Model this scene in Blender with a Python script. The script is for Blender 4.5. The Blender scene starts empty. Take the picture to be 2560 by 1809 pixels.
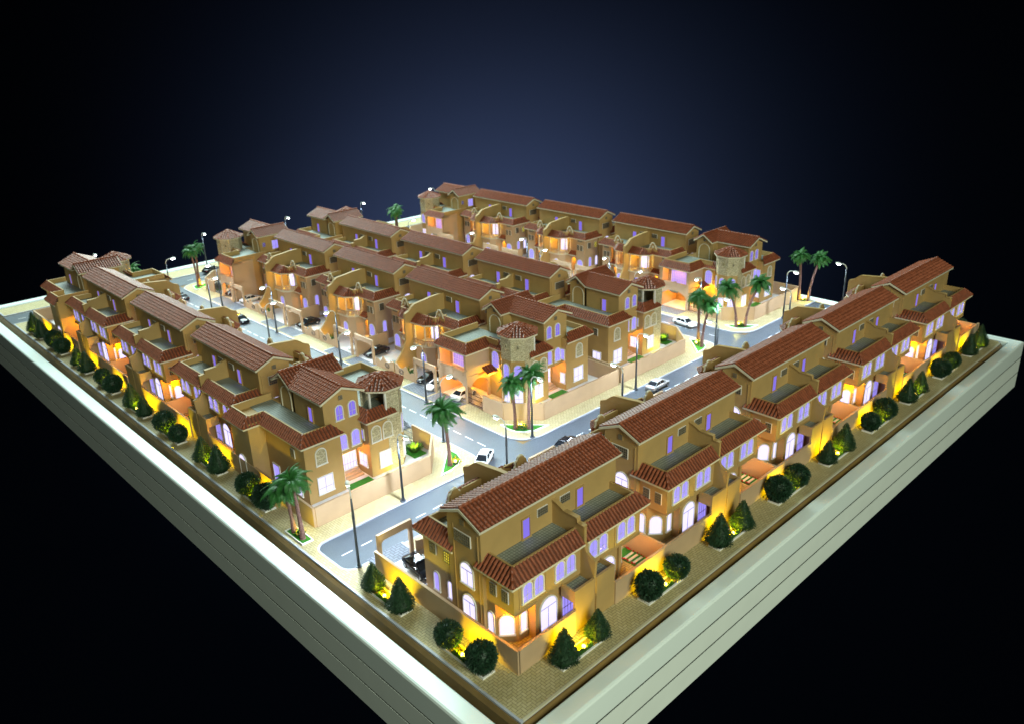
import bpy, math, random
from mathutils import Vector, Matrix
random.seed(7)
PI = math.pi
scene = bpy.context.scene
col = scene.collection
K = 0.0125            # everything is authored in "villa metres"; the model stands on a table at this scale

# ------------------------------------------------------------------ camera
cd = bpy.data.cameras.new('camera'); cam = bpy.data.objects.new('camera', cd); col.objects.link(cam)
_r = Vector((0.71856968, -0.69486225, -0.02870659)); _u = Vector((0.28342372, 0.25490016, 0.92449819)); _f = Vector((0.63508158, 0.6724525, -0.38010397))
cam.matrix_world = Matrix(((_r.x, _u.x, -_f.x, -39.4637*K), (_r.y, _u.y, -_f.y, -42.2344*K), (_r.z, _u.z, -_f.z, 54.202*K), (0, 0, 0, 1)))
cd.sensor_width = 36; cd.lens = 28.83; cd.clip_start = 0.01; cd.clip_end = 100
cd.dof.use_dof = True; cd.dof.focus_distance = 95*K; cd.dof.aperture_fstop = 10
scene.camera = cam
# ------------------------------------------------------------------ world, exposure
w = bpy.data.worlds.new('World'); scene.world = w; w.use_nodes = True
w.node_tree.nodes['Background'].inputs[0].default_value = (0.55, 0.7, 0.6, 1)
w.node_tree.nodes['Background'].inputs[1].default_value = 0.03
vs = scene.view_settings
vs.view_transform = 'Standard'; vs.look = 'None'; vs.exposure = 0.0; vs.gamma = 1.0; vs.use_curve_mapping = False
scene.cycles.use_denoising = True
scene.cycles.max_bounces = 5; scene.cycles.diffuse_bounces = 3; scene.cycles.glossy_bounces = 2
scene.cycles.sample_clamp_indirect = 4.0
scene.cycles.use_light_tree = True

def lamp(kind, name, loc, power, color, size=0.3, aim=None, cone=None, blend=1.0):
    ld = bpy.data.lights.new(name, kind); o = bpy.data.objects.new(name, ld); col.objects.link(o)
    o.location = Vector(loc)*K; ld.energy = power*K*K; ld.color = color
    if kind == 'AREA': ld.size = size*K
    else: ld.shadow_soft_size = size*K
    if aim is not None: o.rotation_euler = (Vector(aim)-Vector(loc)).to_track_quat('-Z', 'Y').to_euler()
    if kind == 'SPOT': ld.spot_size = math.radians(cone); ld.spot_blend = blend
    return o
# room light over the table: a big soft greenish ceiling panel in front, a second one far behind
lamp('AREA', 'ceiling_light_front', (-42, -165, 112), 345000, (0.90, 1.0, 0.78), 80, (48, 40, 0))
lamp('AREA', 'ceiling_light_back', (95, 235, 165), 1150000, (0.76, 1.0, 0.95), 150, (45, 60, 0))
lamp('SPOT', 'added_backdrop_light', (158, 171.6, -27), 9500000, (0.90, 0.95, 1.0), 4, (243.5, 264.2, -62), 132, 1.0)   # unseen lamp added to put a round glow on the backdrop

# ------------------------------------------------------------------ materials
M = {}
def mat(name, rgb, rough=0.6, noise=0.0, nscale=3.0, bump=0.0, bscale=40.0, metal=0.0, spec=0.5, emit=None, estr=0.0):
    m = bpy.data.materials.new(name); m.use_nodes = True; M[name] = m
    nt = m.node_tree; b = nt.nodes['Principled BSDF']
    b.inputs['Base Color'].default_value = (*rgb, 1); b.inputs['Roughness'].default_value = rough
    b.inputs['Metallic'].default_value = metal; b.inputs['Specular IOR Level'].default_value = spec
    tc = nt.nodes.new('ShaderNodeTexCoord')
    if noise:
        n = nt.nodes.new('ShaderNodeTexNoise'); n.inputs['Scale'].default_value = nscale; n.inputs['Detail'].default_value = 5
        nt.links.new(tc.outputs['Object'], n.inputs['Vector'])
        mp = nt.nodes.new('ShaderNodeMapRange'); mp.inputs[1].default_value = 0.25; mp.inputs[2].default_value = 0.75
        mp.inputs[3].default_value = 1-noise; mp.inputs[4].default_value = 1+noise
        nt.links.new(n.outputs['Fac'], mp.inputs[0])
        mx = nt.nodes.new('ShaderNodeVectorMath'); mx.operation = 'SCALE'; mx.inputs[0].default_value = rgb
        nt.links.new(mp.outputs[0], mx.inputs['Scale']); nt.links.new(mx.outputs[0], b.inputs['Base Color'])
    if bump:
        n2 = nt.nodes.new('ShaderNodeTexNoise'); n2.inputs['Scale'].default_value = bscale; n2.inputs['Detail'].default_value = 3
        nt.links.new(tc.outputs['Object'], n2.inputs['Vector'])
        bp = nt.nodes.new('ShaderNodeBump'); bp.inputs['Strength'].default_value = bump; bp.inputs['Distance'].default_value = 0.02*K*4
        nt.links.new(n2.outputs['Fac'], bp.inputs['Height']); nt.links.new(bp.outputs[0], b.inputs['Normal'])
    if emit:
        b.inputs['Emission Color'].default_value = (*emit, 1); b.inputs['Emission Strength'].default_value = estr
    return m
mat('plaster', (0.47, 0.30, 0.112), 0.62, 0.07, 0.6, 0.25, 25)
mat('plaster_pink', (0.53, 0.36, 0.215), 0.6, 0.06, 0.5, 0.2, 25)
mat('cream', (0.72, 0.66, 0.52), 0.5, 0.04, 2)
mat('white_trim', (0.82, 0.80, 0.78), 0.45)
mat('tile', (0.30, 0.083, 0.038), 0.36, 0.34, 1.7, 0.3, 30, spec=0.42)
mat('tile_deck', (0.12, 0.038, 0.022), 0.6, 0.1, 2)
mat('terrace', (0.17, 0.19, 0.18), 0.55)
mat('grille', (0.20, 0.17, 0.12), 0.5)
mat('grille_back', (0.055, 0.05, 0.06), 0.3)
mat('iron', (0.03, 0.03, 0.035), 0.4, metal=0.3)
mat('pane_bright', (0.1, 0.1, 0.2), 0.2, emit=(0.68, 0.63, 1.0), estr=1.4)
mat('pane_mid', (0.06, 0.06, 0.15), 0.2, emit=(0.37, 0.30, 1.0), estr=1.05)
mat('pane_dim', (0.05, 0.04, 0.12), 0.2, emit=(0.27, 0.19, 0.95), estr=0.8)
mat('pane_warm', (0.7, 0.6, 0.1), 0.3, emit=(1.0, 0.85, 0.08), estr=0.8)
mat('mullion', (0.55, 0.53, 0.75), 0.5)
mat('asphalt', (0.082, 0.10, 0.12), 0.42, 0.10, 0.35, 0.3, 30)
mat('kerb_paint', (0.42, 0.44, 0.50), 0.5, 0.08, 1)
mat('road_paint', (0.8, 0.8, 0.8), 0.5)
mat('lacquer', (0.82, 0.90, 0.87), 0.28, 0.015, 0.15, 0.05, 3)
mat('board_white', (0.80, 0.85, 0.80), 0.5, 0.03, 0.4)
mat('groove', (0.04, 0.045, 0.04), 0.8)  # dark colour stands for groove shade; pedestal and floor share it
mat('edge_brown', (0.20, 0.12, 0.035), 0.45, 0.25, 0.4)
mat('edge_strip', (0.62, 0.57, 0.40), 0.5, 0.05, 1)
mat('court', (0.70, 0.68, 0.67), 0.5, 0.08, 0.8)
mat('lawn', (0.035, 0.26, 0.012), 0.8, 0.45, 6, 1.0, 60)
mat('soil', (0.10, 0.07, 0.03), 0.9, 0.4, 5)
mat('conifer', (0.016, 0.055, 0.020), 0.6, 0.4, 2.5)
mat('shrub', (0.014, 0.050, 0.022), 0.55, 0.4, 2.5)
mat('bush_leaf', (0.05, 0.14, 0.02), 0.6, 0.4, 3)
mat('palm_leaf', (0.045, 0.20, 0.045), 0.45, 0.3, 2)
mat('palm_bark', (0.17, 0.085, 0.070), 0.7, 0.35, 3)
mat('flower_red', (0.55, 0.03, 0.02), 0.6)
mat('flower_yellow', (0.75, 0.45, 0.02), 0.6)
mat('lamp_metal', (0.11, 0.13, 0.16), 0.35, metal=0.5)
mat('lamp_head', (0.75, 0.76, 0.74), 0.35)
mat('led_white', (0.9, 0.9, 0.9), 0.3, emit=(0.95, 1.0, 1.0), estr=22)
mat('led_yellow', (0.9, 0.8, 0.3), 0.3, emit=(1.0, 0.72, 0.12), estr=9)
mat('led_orange', (0.9, 0.6, 0.3), 0.3, emit=(1.0, 0.62, 0.12), estr=4)
mat('car_black', (0.012, 0.012, 0.016), 0.16)
mat('car_white', (0.80, 0.79, 0.77), 0.2)
mat('car_silver', (0.55, 0.56, 0.56), 0.25, metal=0.4)
mat('car_glass', (0.015, 0.018, 0.022), 0.08)
mat('tyre', (0.015, 0.015, 0.015), 0.7)
mat('wheel_rim', (0.6, 0.6, 0.62), 0.25, metal=0.7)
mat('headlamp', (0.8, 0.82, 0.85), 0.1)
mat('tail_lamp', (0.4, 0.01, 0.01), 0.25)
mat('backdrop_blue', (0.0028, 0.0040, 0.0086), 0.95, spec=0.0)

def tiled_terrace():
    m = M['terrace']; nt = m.node_tree; b = nt.nodes['Principled BSDF']
    tc = nt.nodes.new('ShaderNodeTexCoord')
    br = nt.nodes.new('ShaderNodeTexBrick'); br.offset = 0.0; br.inputs['Scale'].default_value = 1.0
    br.inputs['Brick Width'].default_value = 0.34; br.inputs['Row Height'].default_value = 0.34; br.inputs['Mortar Size'].default_value = 0.035
    br.inputs['Color1'].default_value = (0.24, 0.28, 0.25, 1); br.inputs['Color2'].default_value = (0.31, 0.34, 0.30, 1); br.inputs['Mortar'].default_value = (0.12, 0.13, 0.12, 1)
    nt.links.new(tc.outputs['Object'], br.inputs['Vector']); nt.links.new(br.outputs['Color'], b.inputs['Base Color'])
tiled_terrace()

def stone_mat():
    m = mat('stone', (0.4, 0.34, 0.22), 0.75); nt = m.node_tree; b = nt.nodes['Principled BSDF']
    tc = nt.nodes.new('ShaderNodeTexCoord')
    vo = nt.nodes.new('ShaderNodeTexVoronoi'); vo.feature = 'F1'; vo.inputs['Scale'].default_value = 5.0
    ve = nt.nodes.new('ShaderNodeTexVoronoi'); ve.feature = 'DISTANCE_TO_EDGE'; ve.inputs['Scale'].default_value = 5.0
    mp = nt.nodes.new('ShaderNodeMapping'); mp.inputs['Scale'].default_value = (1, 1, 1.9)
    nt.links.new(tc.outputs['Object'], mp.inputs[0]); nt.links.new(mp.outputs[0], vo.inputs['Vector']); nt.links.new(mp.outputs[0], ve.inputs['Vector'])
    cr = nt.nodes.new('ShaderNodeValToRGB'); e = cr.color_ramp.elements
    e[0].color = (0.42, 0.36, 0.24, 1); e[1].color = (0.78, 0.72, 0.54, 1)
    sp = nt.nodes.new('ShaderNodeSeparateColor'); nt.links.new(vo.outputs['Color'], sp.inputs[0]); nt.links.new(sp.outputs[0], cr.inputs[0])
    st = nt.nodes.new('ShaderNodeMath'); st.operation = 'LESS_THAN'; st.inputs[1].default_value = 0.05; nt.links.new(ve.outputs['Distance'], st.inputs[0])
    mx = nt.nodes.new('ShaderNodeMix'); mx.data_type = 'RGBA'; nt.links.new(st.outputs[0], mx.inputs[0]); nt.links.new(cr.outputs[0], mx.inputs[6]); mx.inputs[7].default_value = (0.30, 0.25, 0.16, 1)
    nt.links.new(mx.outputs[2], b.inputs['Base Color'])
    bp = nt.nodes.new('ShaderNodeBump'); bp.inputs['Strength'].default_value = 0.8; bp.inputs['Distance'].default_value = 0.1*K
    nt.links.new(ve.outputs['Distance'], bp.inputs['Height']); nt.links.new(bp.outputs[0], b.inputs['Normal'])
stone_mat()

def herringbone(name, c1, c2, joint, size, rough=0.7, jw=0.09):
    m = mat(name, c1, rough); nt = m.node_tree; b = nt.nodes['Principled BSDF']; L = nt.links
    def math_(op, a, bb=None, cc=None):
        n = nt.nodes.new('ShaderNodeMath'); n.operation = op
        for i, v in enumerate((a, bb, cc)):
            if v is None: continue
            if isinstance(v, (int, float)): n.inputs[i].default_value = v
            else: L.new(v, n.inputs[i])
        return n.outputs[0]
    tc = nt.nodes.new('ShaderNodeTexCoord'); mp = nt.nodes.new('ShaderNodeMapping')
    mp.inputs['Scale'].default_value = (1/size, 1/size, 1)
    L.new(tc.outputs['Object'], mp.inputs[0])
    sx = nt.nodes.new('ShaderNodeSeparateXYZ'); L.new(mp.outputs[0], sx.inputs[0])
    x, y = sx.outputs[0], sx.outputs[1]
    i, j = math_('FLOOR', x), math_('FLOOR', y)
    fx, fy = math_('SUBTRACT', x, i), math_('SUBTRACT', y, j)
    mod = math_('FLOORED_MODULO', math_('SUBTRACT', i, j), 4.0)
    def eq(k): return math_('COMPARE', mod, float(k), 0.1)
    left = math_('ADD', fx, eq(1)); right = math_('ADD', math_('SUBTRACT', 1.0, fx), eq(0))
    bot = math_('ADD', fy, eq(2)); top = math_('ADD', math_('SUBTRACT', 1.0, fy), eq(3))
    d = math_('MINIMUM', math_('MINIMUM', left, right), math_('MINIMUM', bot, top))
    jm = math_('LESS_THAN', d, jw)
    # one colour per brick: cell of its first half
    bi = math_('SUBTRACT', i, eq(1)); bj = math_('SUBTRACT', j, eq(2))
    cv = nt.nodes.new('ShaderNodeCombineXYZ'); L.new(bi, cv.inputs[0]); L.new(bj, cv.inputs[1])
    wn = nt.nodes.new('ShaderNodeTexWhiteNoise'); wn.noise_dimensions = '2D'; L.new(cv.outputs[0], wn.inputs[0])
    mx = nt.nodes.new('ShaderNodeMix'); mx.data_type = 'RGBA'; L.new(wn.outputs[0], mx.inputs[0]); mx.inputs[6].default_value = (*c1, 1); mx.inputs[7].default_value = (*c2, 1)
    m2 = nt.nodes.new('ShaderNodeMix'); m2.data_type = 'RGBA'; L.new(jm, m2.inputs[0]); L.new(mx.outputs[2], m2.inputs[6]); m2.inputs[7].default_value = (*joint, 1)
    n = nt.nodes.new('ShaderNodeTexNoise'); n.inputs['Scale'].default_value = 0.25; n.inputs['Detail'].default_value = 4; L.new(tc.outputs['Object'], n.inputs['Vector'])
    r = nt.nodes.new('ShaderNodeMapRange'); r.inputs[3].default_value = 0.82; r.inputs[4].default_value = 1.15; L.new(n.outputs[0], r.inputs[0])
    vm = nt.nodes.new('ShaderNodeVectorMath'); vm.operation = 'SCALE'; L.new(m2.outputs[2], vm.inputs[0]); L.new(r.outputs[0], vm.inputs['Scale'])
    L.new(vm.outputs[0], b.inputs['Base Color'])
herringbone('paving', (0.46, 0.385, 0.19), (0.54, 0.46, 0.255), (0.19, 0.15, 0.06), 0.30, jw=0.07)
herringbone('driveway', (0.15, 0.17, 0.20), (0.20, 0.22, 0.25), (0.05, 0.055, 0.07), 0.36, jw=0.10)

# ------------------------------------------------------------------ mesh helpers
class MB:
    def __init__(s): s.v = []; s.f = []; s.T = None
    def add(s, vs, fs):
        n = len(s.v)
        if s.T: vs = [s.T(p) for p in vs]
        s.v += [tuple(p) for p in vs]; s.f += [tuple(i+n for i in f) for f in fs]
        return s
    def box(s, x0, x1, y0, y1, z0, z1):
        return s.add([(x0,y0,z0),(x1,y0,z0),(x1,y1,z0),(x0,y1,z0),(x0,y0,z1),(x1,y0,z1),(x1,y1,z1),(x0,y1,z1)],
                     [(3,2,1,0),(4,5,6,7),(0,1,5,4),(1,2,6,5),(2,3,7,6),(3,0,4,7)])
    def prism(s, poly, z0, z1, cap=True):
        n = len(poly)
        fs = [(i, (i+1)%n, (i+1)%n+n, i+n) for i in range(n)]
        if cap: fs += [tuple(range(n-1,-1,-1)), tuple(range(n, 2*n))]
        return s.add([(x,y,z0) for x,y in poly]+[(x,y,z1) for x,y in poly], fs)
    def vprism(s, prof, axis, a0, a1):
        """profile of (p,z) points extruded along the other horizontal axis from a0 to a1; axis 'x' = extrude along x"""
        n = len(prof)
        if axis == 'x': vs = [(a0,p,z) for p,z in prof]+[(a1,p,z) for p,z in prof]
        else: vs = [(p,a0,z) for p,z in prof]+[(p,a1,z) for p,z in prof]
        return s.add(vs, [(i,(i+1)%n,(i+1)%n+n,i+n) for i in range(n)]+[tuple(range(n-1,-1,-1)), tuple(range(n,2*n))])
    def tube(s, pts, r, seg=8, caps=True):
        pts = [Vector(p) for p in pts]; rs = r if isinstance(r, (list, tuple)) else [r]*len(pts)
        vs = []; fs = []
        for i, p in enumerate(pts):
            d = (pts[min(i+1,len(pts)-1)]-pts[max(i-1,0)]).normalized()
            a = d.orthogonal().normalized() if abs(d.z) < .99 else Vector((1,0,0))
            if abs(d.z) < .99: a = d.cross(Vector((0,0,1))).normalized()
            b = d.cross(a)
            for k in range(seg):
                t = 2*PI*k/seg; vs.append(p+a*math.cos(t)*rs[i]+b*math.sin(t)*rs[i])
        for i in range(len(pts)-1):
            for k in range(seg): fs.append((i*seg+k, i*seg+(k+1)%seg, (i+1)*seg+(k+1)%seg, (i+1)*seg+k))
        if caps: fs += [tuple(range(seg-1,-1,-1)), tuple(range((len(pts)-1)*seg, len(pts)*seg))]
        return s.add(vs, fs)
    def ell(s, c, rx, ry, rz, seg=10, rings=6, z0=-1, z1=1):
        vs = []; fs = []
        for i in range(rings+1):
            t = -PI/2+PI*i/rings; z = max(z0, min(z1, math.sin(t))); q = math.cos(t)
            for k in range(seg):
                a = 2*PI*k/seg; vs.append((c[0]+rx*q*math.cos(a), c[1]+ry*q*math.sin(a), c[2]+rz*z))
        for i in range(rings):
            for k in range(seg): fs.append((i*seg+k, i*seg+(k+1)%seg, (i+1)*seg+(k+1)%seg, (i+1)*seg+k))
        return s.add(vs, fs)
    def mesh(s, name, material, smooth=False):
        me = bpy.data.meshes.new(name); me.from_pydata(s.v, [], s.f); me.materials.append(M[material])
        if smooth: me.polygons.foreach_set('use_smooth', [True]*len(me.polygons))
        me.update(); return me
    def build(s, name, material, parent=None, smooth=False, kind=None):
        if not s.v: return None
        o = bpy.data.objects.new(name, s.mesh(name, material, smooth)); col.objects.link(o)
        if parent: o.parent = parent
        if kind: o['kind'] = kind
        return o

def empty(name, loc=(0,0,0), rz=0, label=None, cat=None, group=None):
    o = bpy.data.objects.new(name, None); col.objects.link(o); o.location = loc; o.rotation_euler = (0,0,rz); o.empty_display_size = 0.1
    tag(o, label, cat, group); return o
def tag(o, label=None, cat=None, group=None, kind=None):
    if label: o['label'] = label
    if cat: o['category'] = cat
    if group: o['group'] = group
    if kind: o['kind'] = kind
    return o
def copy_tree(o, parent=None, skip=()):
    c = o.copy(); col.objects.link(c); c.parent = parent
    for ch in list(o.children): copy_tree(ch, c)
    return c
def place(proto, used, loc, rz, label, group):
    o = proto if not used.get(proto.name) else copy_tree(proto)
    used[proto.name] = True
    o.location = loc; o.rotation_euler = (0,0,rz); o['label'] = label; o['group'] = group
    return o
USED = {}

# ---- barrel-tile slopes ----
PITCH = 0.46
def pieces(parent, name, material, boxes, T=None):
    for b in boxes:
        m = MB(); m.T = T; m.box(*b); m.build(name, material, parent)
class Roof:
    """deck + barrel tiles + hip/ridge tiles + fascia for a set of slopes"""
    def __init__(s, T=None):
        s.deck = MB(); s.tiles = MB(); s.ridge = MB(); s.fascia = MB()
        for m in (s.deck, s.tiles, s.ridge, s.fascia): m.T = T
    def slope(s, E0, E1, T0, T1, hip0=False, hip1=False, fascia=True):
        E0, E1, T0, T1 = map(Vector, (E0, E1, T0, T1))
        e = (E1-E0); L = e.length; e.normalize()
        upv = (T0-E0)-e*((T0-E0).dot(e)); H = upv.length; up = upv.normalized()
        n = e.cross(up).normalized()
        if n.z < 0: n = -n
        a0 = (T0-E0).dot(e); a1 = (E1-T1).dot(e)
        dn = Vector((0,0,-0.16))
        s.deck.add([E0, E1, T1, T0, E0+dn, E1+dn, T1+dn, T0+dn], [(0,1,2,3),(7,6,5,4),(0,4,5,1),(1,5,6,2),(2,6,7,3),(3,7,4,0)])
        if fascia:
            o = (e.cross(Vector((0,0,1)))).normalized()
            if o.dot(up) > 0: o = -o
            o = o*0.05
            A, B = E0+o+Vector((0,0,-0.03)), E1+o+Vector((0,0,-0.03))
            C, D = A-o*2.4+Vector((0,0,-0.24)), B-o*2.4+Vector((0,0,-0.24))
            s.fascia.add([A, B, B+Vector((0,0,-.22)), A+Vector((0,0,-.22)), A-o*2.4, B-o*2.4, D, C], [(0,1,2,3),(7,6,5,4),(0,4,5,1),(3,2,6,7),(0,3,7,4),(1,5,6,2)])
        smin = min(0, a0)+PITCH*0.5; smax = L+max(0, -a1)
        ncol = max(1, int(round((smax-min(0,a0))/PITCH))); step = (smax-min(0,a0))/ncol
        r = step*0.36; SEG = 4
        for c in range(ncol):
            x = min(0,a0)+step*(c+.5)
            hi = 1.0; lo = 0.0
            if a0 > 1e-4: hi = min(hi, x/a0)
            if a1 > 1e-4: hi = min(hi, (L-x)/a1)
            if a0 < -1e-4 and x < 0: lo = max(lo, x/a0)
            if a1 < -1e-4 and x > L: lo = max(lo, (x-L)/(-a1))
            t0, t1 = lo*H-(0.06 if lo == 0 else 0), hi*H
            if t1-t0 < 0.15: continue
            nc = max(1, int(round((t1-t0)/0.52)))
            for k in range(nc):
                q0 = t0+(t1-t0)*k/nc; q1 = t0+(t1-t0)*(k+1)/nc
                vs = []
                jx = random.uniform(-.015, .015); jz = random.uniform(0, .02)
                for q, rr, h in ((q0, r*1.0, .05+jz), (q1, r*0.82, .0)):
                    b = E0+e*(x+jx)+up*q
                    for g in range(SEG+1):
                        an = PI*g/SEG; vs.append(b-e*math.cos(an)*rr+n*(math.sin(an)*rr*0.95+h))
                fs = [(g, g+1, SEG+2+g, SEG+1+g) for g in range(SEG)]+[tuple(range(SEG, -1, -1))]
                s.tiles.add(vs, fs)
        for hflag, A, B in ((hip0, E0, T0), (hip1, E1, T1)):
            if hflag: s.hip(A, B)
    def hip(s, A, B, r=0.17):
        A, B = Vector(A), Vector(B); up = Vector((0,0,0.09)); L = (B-A).length; n = max(2, int(L/0.6))
        for k in range(n):
            p, q = A+(B-A)*(k/n), A+(B-A)*((k+1.12)/n if k < n-1 else 1)
            s.ridge.tube([p+up*1.25, q+up], [r, r*.82], 6)
    def build(s, parent, name='roof'):
        d = s.deck.build(name, 'tile_deck', parent)
        t = s.tiles.build('roof_tiles', 'tile', d, kind='stuff')
        if s.ridge.v: s.ridge.build('ridge_tiles', 'tile', d, smooth=True, kind='stuff')
        if s.fascia.v: s.fascia.build('fascia', 'cream', d)
        return d

# ---- windows (shared meshes, local: x right, z up, facing -y, origin bottom centre) ----
WCACHE = {}
def outline(w, h, arch, n=10):
    if not arch: return [(-w/2,0),(w/2,0),(w/2,h),(-w/2,h)]
    r = w/2; pts = [(-w/2,0),(w/2,0)]
    for k in range(n+1):
        a = PI*k/n; pts.append((r*math.cos(a), h-r+r*math.sin(a)))
    return pts
def window_meshes(w, h, arch, style, pane, frame='white_trim'):
    key = (round(w,2), round(h,2), arch, style, pane, frame)
    if key in WCACHE: return WCACHE[key]
    P = outline(w, h, arch); n = len(P); t = 0.13 if style != 'grille' else 0.07
    Q = outline(w+2*t, h+t, arch); Q = [(x, z-(t if i < 2 else 0)) for i, (x, z) in enumerate(Q)]
    fr = MB(); d = 0.14
    if style == 'grille': d = 0.10
    vs = [(x,0,z) for x,z in P]+[(x,-d,z) for x,z in P]+[(x,-d,z) for x,z in Q]+[(x,0,z) for x,z in Q]
    fs = []
    for i in range(n):
        j = (i+1)%n
        for a in range(3): fs.append((a*n+i, a*n+j, (a+1)*n+j, (a+1)*n+i))
    fr.add(vs, fs)
    if style != 'grille': fr.box(-w/2-t*1.4, w/2+t*1.4, -d*1.3, 0.0, -t*1.25, -t*0.2)
    pn = MB(); pn.add([(x,-0.02,z) for x,z in P], [tuple(range(n))])
    mu = MB()
    if style == 'cross':
        mu.box(-.03, .03, -.06, -.021, 0.01, h-.03); mu.box(-w/2, w/2, -.06, -.021, h*.30, h*.30+.05)
    elif style == 'cross_arch':
        zt = h-w/2
        mu.box(-.03, .03, -.06, -.021, 0.01, zt); mu.box(-w/2, w/2, -.06, -.021, zt-.03, zt+.04)
    elif style == 'bars':
        k = max(3, int(w/0.42))
        for q in range(1, k): mu.box(-w/2+w*q/k-.025, -w/2+w*q/k+.025, -.06, -.021, 0.01, h-.01)
        mu.box(-w/2, w/2, -.065, -.022, h*.32, h*.32+.05)
    elif style == 'grid':
        k = max(2, int(w/0.5)); kz = max(3, int(h/.5))
        for q in range(1, k): mu.box(-w/2+w*q/k-.025, -w/2+w*q/k+.025, -.06, -.021, 0.01, h-.2)
        for q in range(1, kz): mu.box(-w/2, w/2, -.06, -.021, h*q/kz-.02, h*q/kz+.03)
    elif style == 'grille':
        k = max(3, int(w/0.26)); kz = max(3, int(h/0.28))
        for q in range(k+1): mu.box(-w/2+w*q/k-.04, -w/2+w*q/k+.04, -.15, -.08, 0, h)
        for q in range(kz+1): mu.box(-w/2, w/2, -.16, -.09, h*q/kz-.04, h*q/kz+.04)
    r = (fr.mesh('window', frame), pn.mesh('pane', pane), mu.mesh('grille_bars' if style == 'grille' else 'mullion', 'grille' if style == 'grille' else 'mullion') if mu.v else None)
    WCACHE[key] = r; return r
def window(parent, p, nrm, w, h, arch=False, style='cross', pane='pane_bright', name='window', frame='white_trim', T=None):
    fr, pn, mu = window_meshes(w, h, arch, style, pane, frame)
    if T:
        q = T((p[0]+nrm[0], p[1]+nrm[1], p[2])); p = T(p); nrm = (q[0]-p[0], q[1]-p[1])
    o = bpy.data.objects.new(name, fr); col.objects.link(o); o.parent = parent; o.location = (p[0]+nrm[0]*.005, p[1]+nrm[1]*.005, p[2]); o.rotation_euler = (0,0,math.atan2(nrm[0], -nrm[1]))
    c = bpy.data.objects.new('pane' if not pane.startswith('stone') else 'stone_panel', pn); col.objects.link(c); c.parent = o
    if mu:
        g = bpy.data.objects.new(mu.name.split('.')[0], mu); col.objects.link(g); g.parent = o
    return o

# ================================================================== setting: backdrop, floor, ground
def sheet(name, mats, poly, z, kind='structure', T=None):
    m = MB(); m.add([(x,y,z) for x,y in poly], [tuple(range(len(poly)))])
    return tag(m.build(name, mats), kind=kind)
BX0, BX1, BY0, BY1 = -7.3, 118.2, -6.9, 162.0
# backdrop: one wide navy sheet added behind and below the table to carry the glow
m = MB(); bd = Vector((-39.46,-42.23,54.2))+_f*430
m.add([bd+_r*a+_u*b for a, b in ((-620,-480),(620,-480),(620,480),(-620,480))], [(0,1,2,3)]); tag(m.build('backdrop', 'backdrop_blue'), kind='structure')

def rrect(x0, x1, y0, y1, r, n=7):
    """rounded rectangle, r = radii at (x0,y0),(x1,y0),(x1,y1),(x0,y1)"""
    out = []
    for (cx, cy, a0, rr) in ((x0,y0,PI,r[0]),(x1,y0,1.5*PI,r[1]),(x1,y1,0,r[2]),(x0,y1,.5*PI,r[3])):
        sx = cx+rr if cx == x0 else cx-rr; sy = cy+rr if cy == y0 else cy-rr
        if rr <= 0: out.append((cx,cy)); continue
        for k in range(n+1):
            a = a0+.5*PI*k/n; out.append((sx+rr*math.cos(a), sy+rr*math.sin(a)))
    return out
# display base
base = empty('display_base', (0,0,0), 0, 'white lacquered display base with grooved sides carrying the whole villa model', 'display base')
def ring(o, i, z0, z1, bev=0.0):
    ox0,ox1,oy0,oy1 = o; ix0,ix1,iy0,iy1 = i
    def rc(a, q): return [(a[0]+q,a[2]+q),(a[1]-q,a[2]+q),(a[1]-q,a[3]-q),(a[0]+q,a[3]-q)]
    loops = [([p for p in rc(o,0)], z0), (rc(o,0), z1-bev), (rc(o,bev*.35), z1-bev*.3), (rc(o,bev), z1), (rc(i,-bev*.6), z1), (rc(i,0), z1-bev*.6), (rc(i,0), z0)]
    m = MB(); vs = []
    for lp, z in loops: vs += [(x,y,z) for x,y in lp]
    fs = []
    for a in range(len(loops)-1):
        for k in range(4): fs.append((a*4+k, a*4+(k+1)%4, a*4+4+(k+1)%4, a*4+4+k))
    return m.add(vs, fs)
inner = (-5.2, 116.3, -4.95, 159.6)
ring((BX0,BX1,BY0,BY1), inner, -2.85, -0.05, 0.28).build('rim', 'lacquer', base, smooth=False)
m = MB(); m.box(BX0+.05, BX1-.05, BY0+.05, BY1-.05, -8.6, -2.9)
m.build('core', 'groove', base)  # sits just behind the boards; groove shade is put into its dark colour
for z0, z1 in ((-5.70,-3.10),(-8.6,-5.95)):
    for (x0,x1,y0,y1) in ((BX0,BX0+.045,BY0,BY1),(BX1-.045,BX1,BY0,BY1),(BX0+.045,BX1-.045,BY0,BY0+.045),(BX0+.045,BX1-.045,BY1-.045,BY1)):
        MB().box(x0,x1,y0,y1,z0,z1).build('side_board', 'board_white', base)
MB().box(36, 76, 58, 98, -60, -8.6).build('pedestal', 'groove', base)
m = MB(); m.prism([(56+28*math.cos(k*PI/12), 78+28*math.sin(k*PI/12)) for k in range(24)], -60.6, -60.01); tag(m.build('floor', 'groove'), kind='structure')
GX0, GX1, GY0, GY1 = -3.75, 115.6, -4.15, 158.6
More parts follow.
